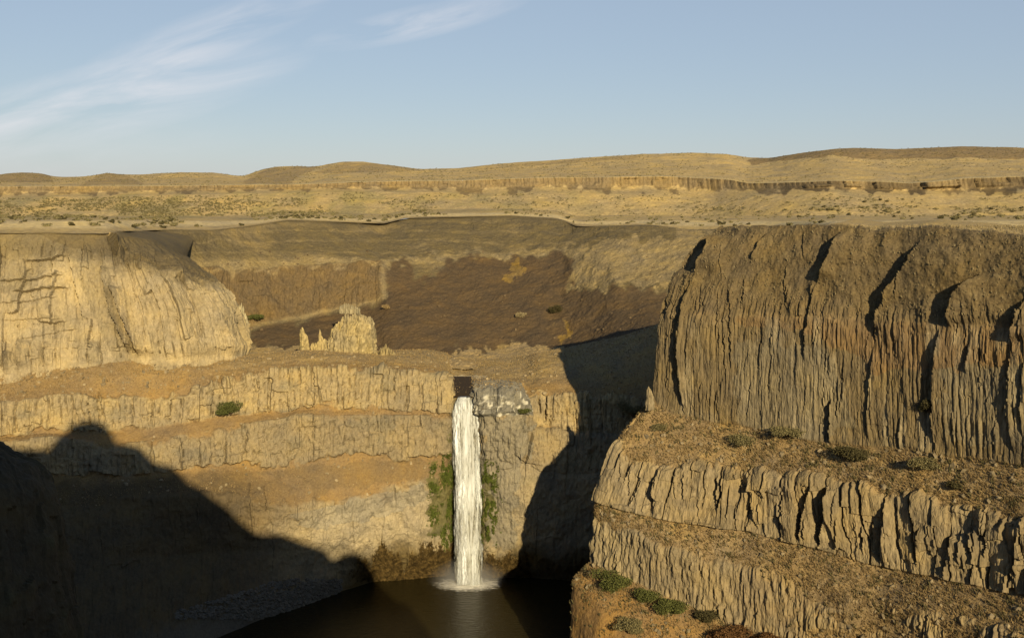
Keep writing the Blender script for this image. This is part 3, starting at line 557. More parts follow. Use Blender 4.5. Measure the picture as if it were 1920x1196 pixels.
lft = cA*(1-sm(1230, 1330, px)); col = mixc(col, lft*0.4, (0.29, 0.23, 0.14)); col = mixc(col, cB*(1-sm(1130, 1250, px))*0.5, (0.275, 0.225, 0.14))
org = sm(8.0, 8.3, Vn)*(1-sm(1200, 1420, jx)*0.6); col = mixc(col, org*0.8, (0.24, 0.142, 0.055))
grs = (1-cl)*sm(3.9, 4.1, V)*(1-sm(8, 8.2, V)); col = mixc(col, grs*sm(-.2, .4, fbm(px/30, py/18, 0*px, 4, 335))*0.4, (0.30, 0.215, 0.10))
col = mixc(col, (1-sm(-0.6, -0.1, V+0.2*med))*0.8, GRASS)
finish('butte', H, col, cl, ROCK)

# ------------------------------------------------------------------ near side: shaded spur and the rim under the camera, with an added shadow caster
NS = [
 [(-420, 820, 130), (-420, 900, 125), (-420, 1100, 120), (-420, 1300, 115), (-420, 1500, 105)],
 [(-150, 850, 150), (-150, 910, 145), (-150, 1080, 140), (-150, 1250, 135), (-150, 1420, 125)],
 [(-20, 860, 160), (0, 920, 155), (10, 1060, 150), (20, 1200, 146), (20, 1390, 138)],
 [(60, 868, 168), (80, 930, 163), (100, 1060, 160), (108, 1200, 156), (110, 1360, 150)],
 [(84, 874, 174), (112, 940, 170), (134, 1070, 168), (144, 1200, 166), (146, 1350, 160)],
 [(80, 880, 182), (108, 945, 180), (130, 1070, 180), (140, 1200, 180), (142, 1330, 176)],
 [(20, 880, 200), (60, 940, 198), (80, 1070, 198), (90, 1200, 198), (100, 1310, 195)],
 [(-200, 860, 225), (-150, 920, 222), (-120, 1040, 222), (-80, 1150, 222), (-50, 1230, 220)]]
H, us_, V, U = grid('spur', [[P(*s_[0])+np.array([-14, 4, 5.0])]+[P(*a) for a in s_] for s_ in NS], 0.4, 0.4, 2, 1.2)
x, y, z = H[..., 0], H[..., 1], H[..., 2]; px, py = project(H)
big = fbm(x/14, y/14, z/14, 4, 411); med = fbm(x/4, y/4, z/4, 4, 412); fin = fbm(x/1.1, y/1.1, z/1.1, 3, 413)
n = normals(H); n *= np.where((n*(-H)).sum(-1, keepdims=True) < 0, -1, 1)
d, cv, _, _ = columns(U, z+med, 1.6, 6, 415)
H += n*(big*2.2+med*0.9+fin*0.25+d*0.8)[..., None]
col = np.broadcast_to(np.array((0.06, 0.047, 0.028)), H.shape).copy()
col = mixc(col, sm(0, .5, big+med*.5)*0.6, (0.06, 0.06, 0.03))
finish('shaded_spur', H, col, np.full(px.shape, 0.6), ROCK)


def hit(px, py, names=('butte', 'gorge_wall', 'left_cliff', 'upper_canyon_wall', 'plateau'), r=2.5):
    best = None
    for nme in names:
        a = ALL[nme]; d2 = (a['px']-px)**2+(a['py']-py)**2
        ok = (d2 < r*r) & (a['H'][..., 1] > 5)
        if ok.any():
            k = np.argmin(np.where(ok, a['H'][..., 1], 1e9)); q = a['H'].reshape(-1, 3)[k]
            if best is None or q[1] < best[1]-2: best = q.copy()
    return best if best is not None else (hit(px, py, names, r*2) if r < 30 else P(px, py, 280))

# the rim the photographer stands on, plus an unseen bluff added behind and left, shaped to cast the far wall's shadow
EDGE = [(-60, 838), (0, 840), (60, 841), (112, 843), (119, 818), (133, 800), (150, 790), (172, 786), (192, 792), (208, 804), (217, 828), (240, 831), (262, 836), (275, 850), (288, 866), (322, 872), (338, 884), (352, 903), (378, 915), (400, 932), (425, 952), (450, 975),
        (470, 992), (485, 1000), (528, 1002), (556, 1014), (585, 1022), (612, 1032), (624, 1050), (648, 1038), (668, 1036), (690, 1052), (706, 1082)]
YC = -20.0; prof = []
for e in EDGE:
    q = hit(e[0], e[1], ('gorge_wall', 'left_cliff')); t = (q[1]-YC)/(-sun_dir[1]); c_ = q+sun_dir*t; prof.append((c_[0], c_[2]))
prof.sort(); pf = [prof[0]]
for a in prof[1:]:
    if a[0] > pf[-1][0]+0.25: pf.append(a)
print('RIM PROFILE', [(round(a, 1), round(b, 1)) for a, b in pf])
x0, z0 = pf[0]; x1, z1 = pf[-1]
pf = [(-600, z0+10), (-250, z0+4), (-120, z0+1)]+pf+[(x1+3, z1-12), (x1+10, z1-40), (x1+30, -100), (x1+60, -124), (x1+200, -127)]
sta = []
xs = np.unique(np.concatenate([np.arange(-600, -130, 20.0), np.arange(-130, x1+62, 0.8), np.arange(x1+62, x1+200, 12.0)]))
pX, pZ = [np.array([a[k] for a in pf]) for k in (0, 1)]
for X in xs:
    zc = float(np.interp(X, pX, pZ))
    near = math.exp(-((X+2)/16)**2)
    lz = min(zc-1.0, -1.75) if abs(X) < 60 else min(zc-4, -1.75-0.1*(abs(X)-60))
    yf = 1.9 if abs(X) < 2 else 1.9-0.25*min(abs(X)-2, 40)
    sta.append([(X, -520, zc+6), (X, -120, zc+0.8), (X, YC-6, zc-0.1), (X, YC, zc), (X, YC+5, 0.5*zc+0.5*lz), (X, -10, lz), (X, yf-1, lz), (X, yf, lz-0.3), (X, yf+3.5, min(lz-14, zc-8)), (X, 14, min(-50, zc-14)), (X, 48, min(-96, zc-16)), (X, 112, -127)])
A = np.array(sta); nv = [6, 20, 10, 8, 8, 12, 3, 14, 20, 24, 24]
vs = np.concatenate([[0.0]]+[b+np.arange(1, n+1)/n for b, n in enumerate(nv)]); ib = np.minimum(vs.astype(int), A.shape[1]-2); fb = vs-ib
H = A[:, ib]*(1-fb)[None, :, None]+A[:, ib+1]*fb[None, :, None]
V = np.broadcast_to(vs[None, :], H.shape[:2]); x, y, z = H[..., 0], H[..., 1], H[..., 2]
med = fbm(x/5, y/5, z/5, 4, 512)
H[..., 1] += med*1.2*sm(7.2, 8.5, V); H[..., 2] += med*0.25*(sm(2.5, 3, V)*0.5+0.4)*(1-sm(4.5, 6, V))
col = np.broadcast_to(np.array((0.20, 0.15, 0.08)), H.shape).copy()
finish('rim_shadow_caster', H, col, sm(7, 8, V), ROCK)

# ------------------------------------------------------------------ water
def tag(o, label=None, cat=None, group=None, kind=None):
    for k, v in (('label', label), ('category', cat), ('group', group), ('kind', kind)):
        if v: o[k] = v
    return o
def meshobj(name, verts, faces, mat, smooth=False, parent=None):
    me = bpy.data.meshes.new(name); me.from_pydata([tuple(map(float, v)) for v in verts], [], [tuple(map(int, f)) for f in faces]); me.materials.append(mat)
    if smooth: me.polygons.foreach_set('use_smooth', np.ones(len(me.polygons), bool))
    o = bpy.data.objects.new(name, me); S.collection.objects.link(o)
    if parent: o.parent = parent
    return o
def sheet(name, xs, ys, zf, mat, smooth=True):
    X, Y = np.meshgrid(xs, ys, indexing='ij'); Z = zf(X, Y)
    n, m_ = X.shape; i = np.arange(n*m_).reshape(n, m_)
    f = np.stack([i[:-1, :-1], i[1:, :-1], i[1:, 1:], i[:-1, 1:]], -1).reshape(-1, 4)
    return meshobj(name, np.stack([X, Y, Z], -1).reshape(-1, 3), f, mat, smooth)
m = bpy.data.materials.new('pool_water'); m.use_nodes = True; nt, N = NT(m); nt.nodes.clear()
g = N('ShaderNodeNewGeometry'); mp = N('ShaderNodeMapping', ins={0: g.outputs['Position'], 3: (0.55, 1.6, 1.0)})
n1 = N('ShaderNodeTexNoise', ins={'Vector': mp.outputs[0], 'Scale': 1.1, 'Detail': 4.0, 'Roughness': 0.55})
bp = N('ShaderNodeBump', ins={'Strength': 0.9, 'Distance': 0.3, 'Height': n1.outputs[0]})
b = N('ShaderNodeBsdfPrincipled', ins={'Base Color': (0.020, 0.016, 0.006, 1), 'Roughness': 0.12, 'IOR': 1.33, 'Normal': bp.outputs[0]})
N('ShaderNodeOutputMaterial', ins={0: b.outputs[0]}); WATER = m
o = sheet('pool_water', np.linspace(-160, 170, 40), np.linspace(60, 330, 40), lambda X, Y: 0*X-125.0, WATER); o['kind'] = 'structure'
# river above the lip
LX0, LX1 = P(847, 744, 304)[0], P(884, 744, 304)[0]
vv = []; ff = []
for i, (Y, zz) in enumerate([(303.2, -66.35), (304.5, -66.0), (310, -65.6), (318, -65.1), (323, -64.8), (328, -64.5)]):
    for j in range(9): vv.append((LX0-1+(LX1-LX0+2)*j/8-0.2*i+(0.9*math.sin(i*2.1+j) if j in (0, 8) else 0)+(0.8 if j == 8 else 0)*(i < 4), Y, zz))
for i in range(5):
    for j in range(8): ff.append((i*9+j, i*9+j+1, (i+1)*9+j+1, (i+1)*9+j))
CALM = WATER.copy(); CALM.name = 'calm_river_water'
for n_ in CALM.node_tree.nodes:
    if n_.type == 'BUMP': n_.inputs['Strength'].default_value = 0.06
    if n_.type == 'BSDF_PRINCIPLED': n_.inputs['IOR'].default_value = 1.06; n_.inputs['Roughness'].default_value = 0.4; n_.inputs['Base Color'].default_value = (0.045, 0.032, 0.018, 1)
o = meshobj('river_water', vv, ff, CALM, True); o['kind'] = 'structure'

# waterfall: three thick ragged curtains of falling water
def fall_mat(name, thr, tint, seed):
    m = bpy.data.materials.new(name); m.use_nodes = True; nt, N = NT(m); nt.nodes.clear()
    g = N('ShaderNodeNewGeometry'); uv = N('ShaderNodeAttribute', attribute_name='flow')
    mp = N('ShaderNodeMapping', ins={0: uv.outputs['Vector'], 1: (seed, 0, 0), 3: (1.0, 0.07, 1.0)})
    n1 = N('ShaderNodeTexNoise', ins={'Vector': mp.outputs[0], 'Scale': 1.0, 'Detail': 8.0, 'Roughness': 0.62, 'Distortion': 0.35})
    mp2 = N('ShaderNodeMapping', ins={0: uv.outputs['Vector'], 1: (seed+9, 0, 0), 3: (1.7, 0.42, 1.0)})
    n2 = N('ShaderNodeTexNoise', ins={'Vector': mp2.outputs[0], 'Scale': 1.3, 'Detail': 6.0, 'Roughness': 0.7})
    cr = N('ShaderNodeValToRGB', ins={0: n1.outputs[0]}); e = cr.color_ramp.elements
    e[0].position = 0.34; e[0].color = (0.20, 0.19, 0.135, 1); e[1].position = 0.62; e[1].color = tint
    mix_ = N('ShaderNodeMixRGB', blend_type='MULTIPLY', ins={0: 0.55, 1: cr.outputs[0]})
    c2_ = N('ShaderNodeMapRange', ins={0: n2.outputs[0], 1: 0.3, 2: 0.6, 3: 0.62, 4: 1.0}); nt.links.new(c2_.outputs[0], mix_.inputs[2])
    sx = N('ShaderNodeSeparateXYZ', ins={0: uv.outputs['Vector']})
    ed = N('ShaderNodeMath', operation='MULTIPLY', ins={0: sx.outputs[2], 1: 1.0})       # 0 in the middle, 1 at the torn edge
    a1 = N('ShaderNodeMath', operation='ADD', ins={0: n2.outputs[0], 1: n1.outputs[0]})
    a2 = N('ShaderNodeMath', operation='SUBTRACT', ins={0: a1.outputs[0], 1: ed.outputs[0]})
    al = N('ShaderNodeMapRange', ins={0: a2.outputs[0], 1: thr, 2: thr+0.34, 3: 0.0, 4: 1.0})
    bp = N('ShaderNodeBump', ins={'Strength': 0.4, 'Distance': 0.4, 'Height': n1.outputs[0]})
    b = N('ShaderNodeBsdfPrincipled', ins={'Base Color': mix_.outputs[0], 'Roughness': 0.6, 'Normal': bp.outputs[0], 'Alpha': al.outputs[0]})
    b.inputs['Subsurface Weight'].default_value = 0.0
    N('ShaderNodeOutputMaterial', ins={0: b.outputs[0]}); return m
def curtain(name, L, Rr, Yo, depth, mat, seed, parent, ztop=-66.3):
    """L, Rr: [(py, px)] side lines; a bulging half tube, thick at the edges"""
    nz, na = 260, 48
    pys = np.linspace(L[0][0], L[-1][0], nz)
    xl = np.interp(pys, [a for a, _ in L], [b for _, b in L]); xr = np.interp(pys, [a for a, _ in Rr], [b for _, b in Rr])
    Y0 = 303.0-6.0*sm(742, 1095, pys)**0.7+Yo
    th = np.linspace(0, 2*math.pi, na, endpoint=False)
    zz = Tz(pys)*Y0
    k = Y0/F/(-(pys-CY)/F*spi+cp)
    xc = (0.5*(xl+xr)-CX)*k; hw = 0.5*(xr-xl)*k
    TH, ZZ = np.meshgrid(th, zz)
    jag = fbm(TH*0+seed, ZZ/3.0, np.sign(np.cos(TH))*5, 4, 7)*0.16
    rad = 1+0.12*fbm(np.cos(TH)*3, ZZ/9.0, np.sin(TH)*3, 4, seed)+jag*np.abs(np.cos(TH))
    X = xc[:, None]+hw[:, None]*np.cos(TH)*rad; Y = Y0[:, None]+depth*np.sin(TH)*rad
    i = np.arange(nz*na).reshape(nz, na); j = np.roll(i, -1, 1)
    f = np.stack([i[:-1], j[:-1], j[1:], i[1:]], -1).reshape(-1, 4)
    f = list(f)+[list(i[0][::-1]), list(i[-1])]
    o = meshobj(name, np.stack([X, Y, ZZ], -1).reshape(-1, 3), f, mat, True, parent)
    a = o.data.attributes.new('flow', 'FLOAT_VECTOR', 'POINT')
    e = np.abs(np.cos(TH))**4*0.45
    a.data.foreach_set('vector', np.stack([X, ZZ, e], -1).reshape(-1).astype(np.float32)); return o
wf = bpy.data.objects.new('waterfall', None); S.collection.objects.link(wf)
tag(wf, 'tall narrow white waterfall plunging over the cliff into the dark pool', 'waterfall')
curtain('water_curtain', [(744, 858), (752, 853), (775, 845), (800, 844), (850, 848), (960, 849), (1000, 848), (1094, 852)], [(744, 884), (755, 887), (775, 902), (800, 906), (860, 903), (960, 904), (1094, 908)], 0, 1.6, fall_mat('falling_water', 0.62, (0.56, 0.595, 0.59, 1), 0.0), 1, wf)
curtain('water_strand', [(746, 858), (775, 846), (800, 845), (850, 850), (1000, 856), (1094, 856)], [(746, 882), (775, 868), (800, 866), (850, 872), (1000, 880), (1094, 886)], -1.5, 0.8, fall_mat('falling_water_bright', 0.84, (0.78, 0.83, 0.85, 1), 3.0), 2, wf)
curtain('water_strand', [(762, 884), (790, 890), (900, 888), (1094, 885)], [(762, 892), (790, 904), (900, 903), (1094, 906)], -1.2, 0.7, fall_mat('falling_water_thin', 0.98, (0.62, 0.66, 0.65, 1), 6.0), 3, wf)
# foam
m = bpy.data.materials.new('foam'); m.use_nodes = True; nt, N = NT(m); nt.nodes.clear()
g = N('ShaderNodeNewGeometry'); tcn = N('ShaderNodeTexCoord'); ln = N('ShaderNodeVectorMath', operation='LENGTH', ins={0: tcn.outputs['Object']})
nz = N('ShaderNodeTexNoise', ins={'Vector': N('ShaderNodeMapping', ins={0: g.outputs['Position'], 3: (0.6, 1.1, 1)}).outputs[0], 'Scale': 0.9, 'Detail': 7.0, 'Roughness': 0.65})
a = N('ShaderNodeMapRange', ins={0: ln.outputs['Value'], 1: 0.15, 2: 1.0, 3: 0.75, 4: -0.35})
a2 = N('ShaderNodeMath', operation='ADD', ins={0: a.outputs[0], 1: nz.outputs[0]}); a3 = N('ShaderNodeMapRange', ins={0: a2.outputs[0], 1: 0.50, 2: 1.1, 3: 0, 4: 0.95})
b = N('ShaderNodeBsdfPrincipled', ins={'Base Color': (0.8, 0.78, 0.70, 1), 'Roughness': 0.8, 'Alpha': a3.outputs[0]}); N('ShaderNodeOutputMaterial', ins={0: b.outputs[0]})
X, Y = np.meshgrid(np.linspace(-1, 1, 60), np.linspace(-1, 1, 60), indexing='ij'); r_ = np.hypot(X, Y)
Z = 0.004+0.75*np.exp(-(r_/0.30)**2)*(0.6+0.6*fbm(X*6, Y*6, 0*X, 3, 5))
i = np.arange(3600).reshape(60, 60); f = np.stack([i[:-1, :-1], i[1:, :-1], i[1:, 1:], i[:-1, 1:]], -1).reshape(-1, 4)
o = meshobj('foam', np.stack([X, Y, Z], -1).reshape(-1, 3), f, m, True); o['kind'] = 'stuff'
fc = P(878, 1091, 296.6); o.location = (fc[0], fc[1]+0.5, -124.99); o.scale = (15, 8.5, 1)
# spray at the foot
m = bpy.data.materials.new('spray'); m.use_nodes = True; nt, N = NT(m); nt.nodes.clear()
tcn = N('ShaderNodeTexCoord'); ln = N('ShaderNodeVectorMath', operation='LENGTH', ins={0: tcn.outputs['Object']})
a = N('ShaderNodeMapRange', ins={0: ln.outputs['Value'], 1: 0.0, 2: 1.0, 3: 1.0, 4: 0.0}); a2 = N('ShaderNodeMath', operation='POWER', ins={0: a.outputs[0], 1: 1.8})
a3 = N('ShaderNodeMath', operation='MULTIPLY', ins={0: a2.outputs[0], 1: 0.25})
v = N('ShaderNodeVolumePrincipled', ins={'Color': (0.9, 0.9, 0.88, 1), 'Density': a3.outputs[0]}); N('ShaderNodeOutputMaterial', ins={'Volume': v.outputs[0]})
me = bpy.data.meshes.new('spray'); import bmesh
bm = bmesh.new(); bmesh.ops.create_icosphere(bm, subdivisions=3, radius=1); bm.to_mesh(me); bm.free(); me.materials.append(m)
o = bpy.data.objects.new('spray_mist', me); S.collection.objects.link(o); o['kind'] = 'stuff'; o.location = (fc[0], fc[1]+1, -124.5); o.scale = (14, 8, 9)

# ------------------------------------------------------------------ freestanding rocks
def rock_thing(name, cx, cy, zb, cols, rgb, label, cat, seed, group=None):
    """cols: [(dx, dy, height, radius)] tapering broken columns fused into one crag"""
    rnd = np.random.RandomState(seed); vv = []; ff = []
    for (dx, dy, h, r) in cols:
        ns, nl = 9, max(5, int(h/0.6)+3); b0 = len(vv); ph = rnd.rand()*6
        rr = r*(1+0.22*rnd.randn(ns).clip(-1.2, 1.2)); lean = rnd.randn(2)*0.03
        for l in range(nl):
            t = l/(nl-1); zz = -2.0+(h+2.0)*t; tp = (1.12-0.42*t) if t < 0.86 else (1.12-0.42*t)*(1-(t-0.86)/0.14*0.75)
            for k in range(ns):
                q = rr[k]*tp*(1+0.13*rnd.randn()*0.8); a = ph+2*math.pi*k/ns
                vv.append((dx+lean[0]*zz+q*math.cos(a), dy+lean[1]*zz+q*math.sin(a), zz+rnd.randn()*0.08))
        for l in range(nl-1):
            for k in range(ns):
                a, b_ = b0+l*ns+k, b0+l*ns+(k+1) % ns; ff.append((a, b_, b_+ns, a+ns))
        ff.append(tuple(b0+(nl-1)*ns+k for k in range(ns)))
    o = meshobj(name, vv, ff, ROCK); o.location = (cx, cy, zb)
    a = o.data.attributes.new('tone', 'FLOAT_COLOR', 'POINT'); n_ = len(vv)
    c_ = np.ones((n_, 4), np.float32); c_[:, :3] = np.array(rgb)*np.array([.95, 1.0, .95])*(1+0.18*rnd.randn(n_, 1)).clip(0.6, 1.4); a.data.foreach_set('color', c_.reshape(-1))
    a = o.data.attributes.new('cliff', 'FLOAT', 'POINT'); a.data.foreach_set('value', np.ones(n_, np.float32))
    return tag(o, label, cat, group)
def at_px(px, py, Y=None):
    q = hit(px, py)
    return q if Y is None else P(px, py, Y)
mpx = lambda Y: Y/F/1.0
rs = np.random.RandomState(4)
def dome(w, d, h, n, seed, r=0.7, skew=0.0, sharp=2.2):
    rnd = np.random.RandomState(seed); out = []
    for k in range(n):
        u, v = rnd.uniform(-1, 1), rnd.uniform(-1, 1)
        hh = h*max(0.08, 1-abs(u-skew)**sharp/(1+abs(skew))**sharp-0.5*v*v)*rnd.uniform(0.86, 1.04); out.append((u*w/2, v*d/2, hh, r*rnd.uniform(0.7, 1.4)))
    return out
PALE = (0.32, 0.245, 0.13)
Yb = 336
q = P(655, 655, Yb); s1 = Yb/F
rock_thing('rock_crag', q[0], q[1], q[2]-0.3, dome(84*s1, 9, 70*s1, 170, 1, 1.25, 0.30, 3.0), PALE, 'broad pale domed rock crag with jagged top on the bench left of the falls', 'rock', 1)
q = P(570, 655, Yb)
rock_thing('rock_spire', q[0], q[1], q[2]-0.3, [(0, 0, 44*s1, 1.25), (0.5, -0.3, 34*s1, 1.2), (-0.9, 0, 40*s1, 0.7), (1.0, 0.3, 30*s1, .9), (-.2, -.6, 25*s1, 1.3)][:5], PALE, 'tall pale rock spire standing alone left of the domed crag', 'rock', 2)
q = P(590, 656, Yb)
rock_thing('rock_outcrop', q[0], q[1], q[2]-0.2, dome(24*s1, 3, 17*s1, 16, 3, 0.5), PALE, 'low jagged row of small pinnacles at the foot of the tall spire', 'rock', 3)
q = P(604, 652, Yb)
rock_thing('rock_spire', q[0], q[1], q[2]-0.2, [(-0.6, 0, 36*s1, 0.55), (0.0, 0.2, 24*s1, 0.8), (-1.2, 0.1, 14*s1, 0.9), (1.0, .1, 18*s1, 0.9)], PALE, 'thin rock needle beside the left flank of the domed crag', 'rock', 4)
q = P(722, 660, 332)
rock_thing('rock_outcrop', q[0], q[1], q[2]-0.2, dome(34*s1, 3, 13*s1, 18, 5, 0.45)+[(0.3, 0, 17*s1, 0.45)], (0.25, 0.19, 0.10), 'low cluster of small brown pinnacles right of the domed crag', 'rock', 5)
q = P(467, 603, 372)
rock_thing('rock_outcrop', q[0]-2.2, q[1], q[2]-0.5, dome(4.2, 1.2, 8.5, 16, 6, 0.35, -0.3, 1.2), (0.33, 0.275, 0.18), 'whitish streaked rock outcrop just right of the pale left cliff', 'rock', 6)
q = P(655, 576, 388)
rock_thing('rock_outcrop', q[0], q[1], q[2]-0.5, dome(8.5, 2, 2.3, 26, 7, 0.35, -0.2, 1.2), (0.27, 0.22, 0.145), 'whitish jagged rock outcrop on the ledge above the domed crag', 'rock', 7)
q = P(1216, 752, 246)
rock_thing('rock_slab', q[0], q[1], q[2]-0.3, [(0, 0, 4.0, 0.55), (0.25, 0.2, 3.5, 0.6), (0.9, 0.4, 2.2, 0.6)], (0.25, 0.19, 0.11), 'leaning upright rock slab against the left foot of the big cliff', 'rock', 8)

# ------------------------------------------------------------------ plants
FOLI = {'sage': simple('sage_foliage', (0.150, 0.130, 0.060), .5), 'green': simple('green_foliage', (0.085, 0.092, 0.026), .5), 'dark': simple('dark_foliage', (0.060, 0.052, 0.022), .5),
        'rust': simple('rust_foliage', (0.115, 0.062, 0.024), .5), 'straw': simple('dry_grass', (0.27, 0.195, 0.092), .35, 0.5), 'moss': simple('moss', (0.085, 0.105, 0.020), .6, 1.2), 'reed': simple('reeds', (0.125, 0.085, 0.03), .7, 0.8), 'pale': simple('pale_foliage', (0.27, 0.22, 0.12), .4), 'wood': simple('wood', (0.09, 0.065, 0.04))}
def leaf_cloud(n, w, d, h, size, seed, lobes=6):
    rnd = np.random.RandomState(seed); c = np.stack([rnd.uniform(-.5, .5, lobes)*w*0.8, rnd.uniform(-.5, .5, lobes)*d*0.8, rnd.uniform(.25, .75, lobes)*h], 1); r = rnd.uniform(.22, .40, lobes)
    k = rnd.randint(0, lobes, n); dirs = rnd.randn(n, 3); dirs /= np.linalg.norm(dirs, axis=1, keepdims=True)
    p = c[k]+dirs*(r[k]*rnd.uniform(.55, 1.05, n))[:, None]*np.array([w, d, h])*0.9; p[:, 2] = np.abs(p[:, 2])
    a = rnd.randn(n, 3); a /= np.linalg.norm(a, axis=1, keepdims=True); b_ = np.cross(a, rnd.randn(n, 3)); b_ /= np.linalg.norm(b_, axis=1, keepdims=True)
    s_ = size*rnd.uniform(.6, 1.4, n)[:, None]
    v = np.stack([p-a*s_*.5, p+b_*s_*.4, p+a*s_*.6, p-b_*s_*.4], 1).reshape(-1, 3)
    return v, np.arange(4*n).reshape(n, 4)
def bush_mesh(name, n, w, d, h, size, seed, mat, core=.40):
    v, f = leaf_cloud(n, w, d, h, size, seed, 6 if core > .3 else 12)
    me = bpy.data.meshes.new(name)
    rnd = np.random.RandomState(seed); bm = bmesh.new(); bmesh.ops.create_icosphere(bm, subdivisions=3, radius=1); iv_ = np.array([q.co[:] for q in bm.verts]); fi_ = [[q.index for q in g_.verts] for g_ in bm.faces]; bm.free()
    iv_ = iv_*(1+.35*fbm(iv_[:, 0]*2+seed, iv_[:, 1]*2, iv_[:, 2]*2, 3, seed % 50))[:, None]*np.array([w, d, h])*core+np.array([0, 0, h*.34])
    me.from_pydata(v.tolist()+iv_.tolist(), [], f.tolist()+[[q+len(v) for q in g_] for g_ in fi_]); me.materials.append(mat); return me
def stem_mesh(w, h, seed):
    rnd = random.Random(seed); vv = []; ff = []
    for k in range(6):
        a = rnd.uniform(0, 6.28); tx, ty = math.cos(a)*w*.3, math.sin(a)*w*.3; b0 = len(vv); r = 0.05*h
        for (t, rr) in ((0, r), (.5, r*.6), (1, r*.2)):
            for j in range(4): vv.append((tx*t+rr*math.cos(j*1.57), ty*t+rr*math.sin(j*1.57), -0.2+(h*.6+.2)*t))
        for l in range(2):
            for j in range(4): ff.append((b0+l*4+j, b0+l*4+(j+1) % 4, b0+l*4+4+(j+1) % 4, b0+l*4+4+j))
    me = bpy.data.meshes.new('stems'); me.from_pydata(vv, [], ff); me.materials.append(FOLI['wood']); return me
def bush(px, py, wpx, hpx, kind, label, seed, group=None, dense=1.0):
    q = hit(px, py+hpx*0.45); s_ = q[1]/F; wm, hm = wpx*s_*1.2, hpx*s_*0.95
    e = bpy.data.objects.new('bush', None); S.collection.objects.link(e); e.location = q-np.array([0, 0.15*wm, 0.1*hm]); tag(e, label, 'bush', group)
    n = int(min(4000, 900*dense*max(1, wm*hm/3)))
    o = bpy.data.objects.new('foliage', bush_mesh('foliage', n, wm, wm*0.8, hm, 0.16+0.02*wm, seed, FOLI[kind], .13)); S.collection.objects.link(o); o.parent = e
    o = bpy.data.objects.new('stem', stem_mesh(wm, hm, seed)); S.collection.objects.link(o); o.parent = e
    return e
bush(433, 760, 36, 26, 'green', 'small green bush on the pale ledge left of the waterfall', 1)
bush(1597, 840, 54, 28, 'dark', 'dark round bush at the foot of the big columned cliff', 2)
bush(1726, 862, 42, 22, 'sage', 'faint grey-green bush on the grassy bench right of the dark round one', 3)
bush(1188, 762, 40, 30, 'sage', 'grey-green bush on the corner of the upper right bench', 4)
bush(1234, 795, 22, 14, 'sage', 'small bush just below the left foot of the columned cliff', 5)
bush(1392, 820, 36, 18, 'sage', 'low grey-green bush on the grass slope under the middle of the columned cliff', 6)
bush(1470, 803, 46, 20, 'sage', 'wide low olive-brown bush against the base of the columned cliff', 7)
bush(1146, 1080, 54, 36, 'green', 'spiky green bush at the lower left corner of the right cliff', 8)
bush(1216, 1112, 36, 26, 'green', 'bright green bush under the lowest right cliff, nearest to the spiky one', 9)
bush(1258, 1128, 44, 30, 'green', 'larger green bush under the lowest right cliff, farther down the slope', 10)
bush(1325, 1145, 36, 24, 'dark', 'dark olive bush in the crack below the lowest right cliff', 11)
bush(1370, 1178, 60, 34, 'rust', 'red-brown bush at the bottom edge below the lowest right cliff', 12)
bush(1175, 1165, 40, 26, 'sage', 'brown-green bush on the orange slope at the bottom', 13)
bush(1440, 1190, 50, 26, 'rust', 'red-brown bush at the bottom edge, right of the other one', 14)
bush(1790, 906, 26, 16, 'dark', 'small dark bush in a hollow of the right grassy slope', 15)
bush(975, 587, 16, 10, 'pale', 'left one of two small shrubs on the brown talus slope', 16)
bush(1040, 575, 18, 18, 'dark', 'right one of two small shrubs on the brown talus slope', 17)
bush(722, 573, 11, 11, 'straw', 'tiny yellow bush at the corner of the brown talus, above the crag', 18)
bush(985, 768, 18, 10, 'green', 'small green clump on the white-speckled rock right of the lip', 19)
bush(480, 592, 22, 14, 'green', 'small olive bush under the whitish outcrop by the left cliff', 20)
bush(1740, 756, 24, 30, 'dark', 'dark scraggly bush clinging to a crack in the columned cliff', 21)

# sagebrush on the flat: each its own, sharing meshes; the rest as one mass
SG = [bush_mesh('sagebrush', 70, 1, 1, .75, .20, 900+k, FOLI['sage'] if k % 3 else FOLI['dark']) for k in range(5)]
a = ALL['plateau']; Hq = a['H'].reshape(-1, 3); pxq, pyq = a['px'].ravel(), a['py'].ravel()
okv = (pxq > -30) & (pxq < 1950) & (pyq < 428) & (pyq > 345) & (Hq[:, 1] < 900) & (Hq[:, 1] > 300) & (a['cliff'].ravel() < 0.1)
okh = (pxq > -30) & (pxq < 1950) & (pyq < 345) & (Hq[:, 1] < 1500) & (Hq[:, 1] > 850)
dens = okv*(1.0*np.exp(-((pxq-250)/420)**2)*np.exp(-((pyq-392)/20)**2)+0.10+0.35*(pxq > 1300)*np.exp(-((pyq-395)/7)**2)+.5*(pxq > 1700)*np.exp(-((pyq-412)/5)**2)*(pyq < 425))
dens = (dens+okh*0.10)*Hq[:, 1]**1.6*(fbm(pxq/50, pyq/8, 0*pxq, 3, 71) > -0.15)*(pyq < np.interp(pxq, rx, ry)-3)
rg = np.random.RandomState(12); idx = rg.choice(len(Hq), 6500, p=dens/dens.sum(), replace=False)
pos = Hq[idx]+rg.uniform(-2, 2, (6500, 3))*np.array([1, 1, 0]); size = rg.uniform(0.9, 2.5, 6500)**1.0
order = np.argsort(-size/pos[:, 1])
for k in order[:300]:
    o = bpy.data.objects.new('sagebrush', SG[k % 5]); S.collection.objects.link(o); o.location = pos[k]-np.array([0, 0, .15]); s_ = size[k]; o.scale = (s_*1.2, s_, s_*.8); o.rotation_euler = (0, 0, k*1.7)
    tag(o, 'grey-green sagebrush clump dotting the golden flat beyond the canyon', 'sagebrush', 'sagebrush scattered over the golden flat')
vv = []; ff = []; b0 = 0
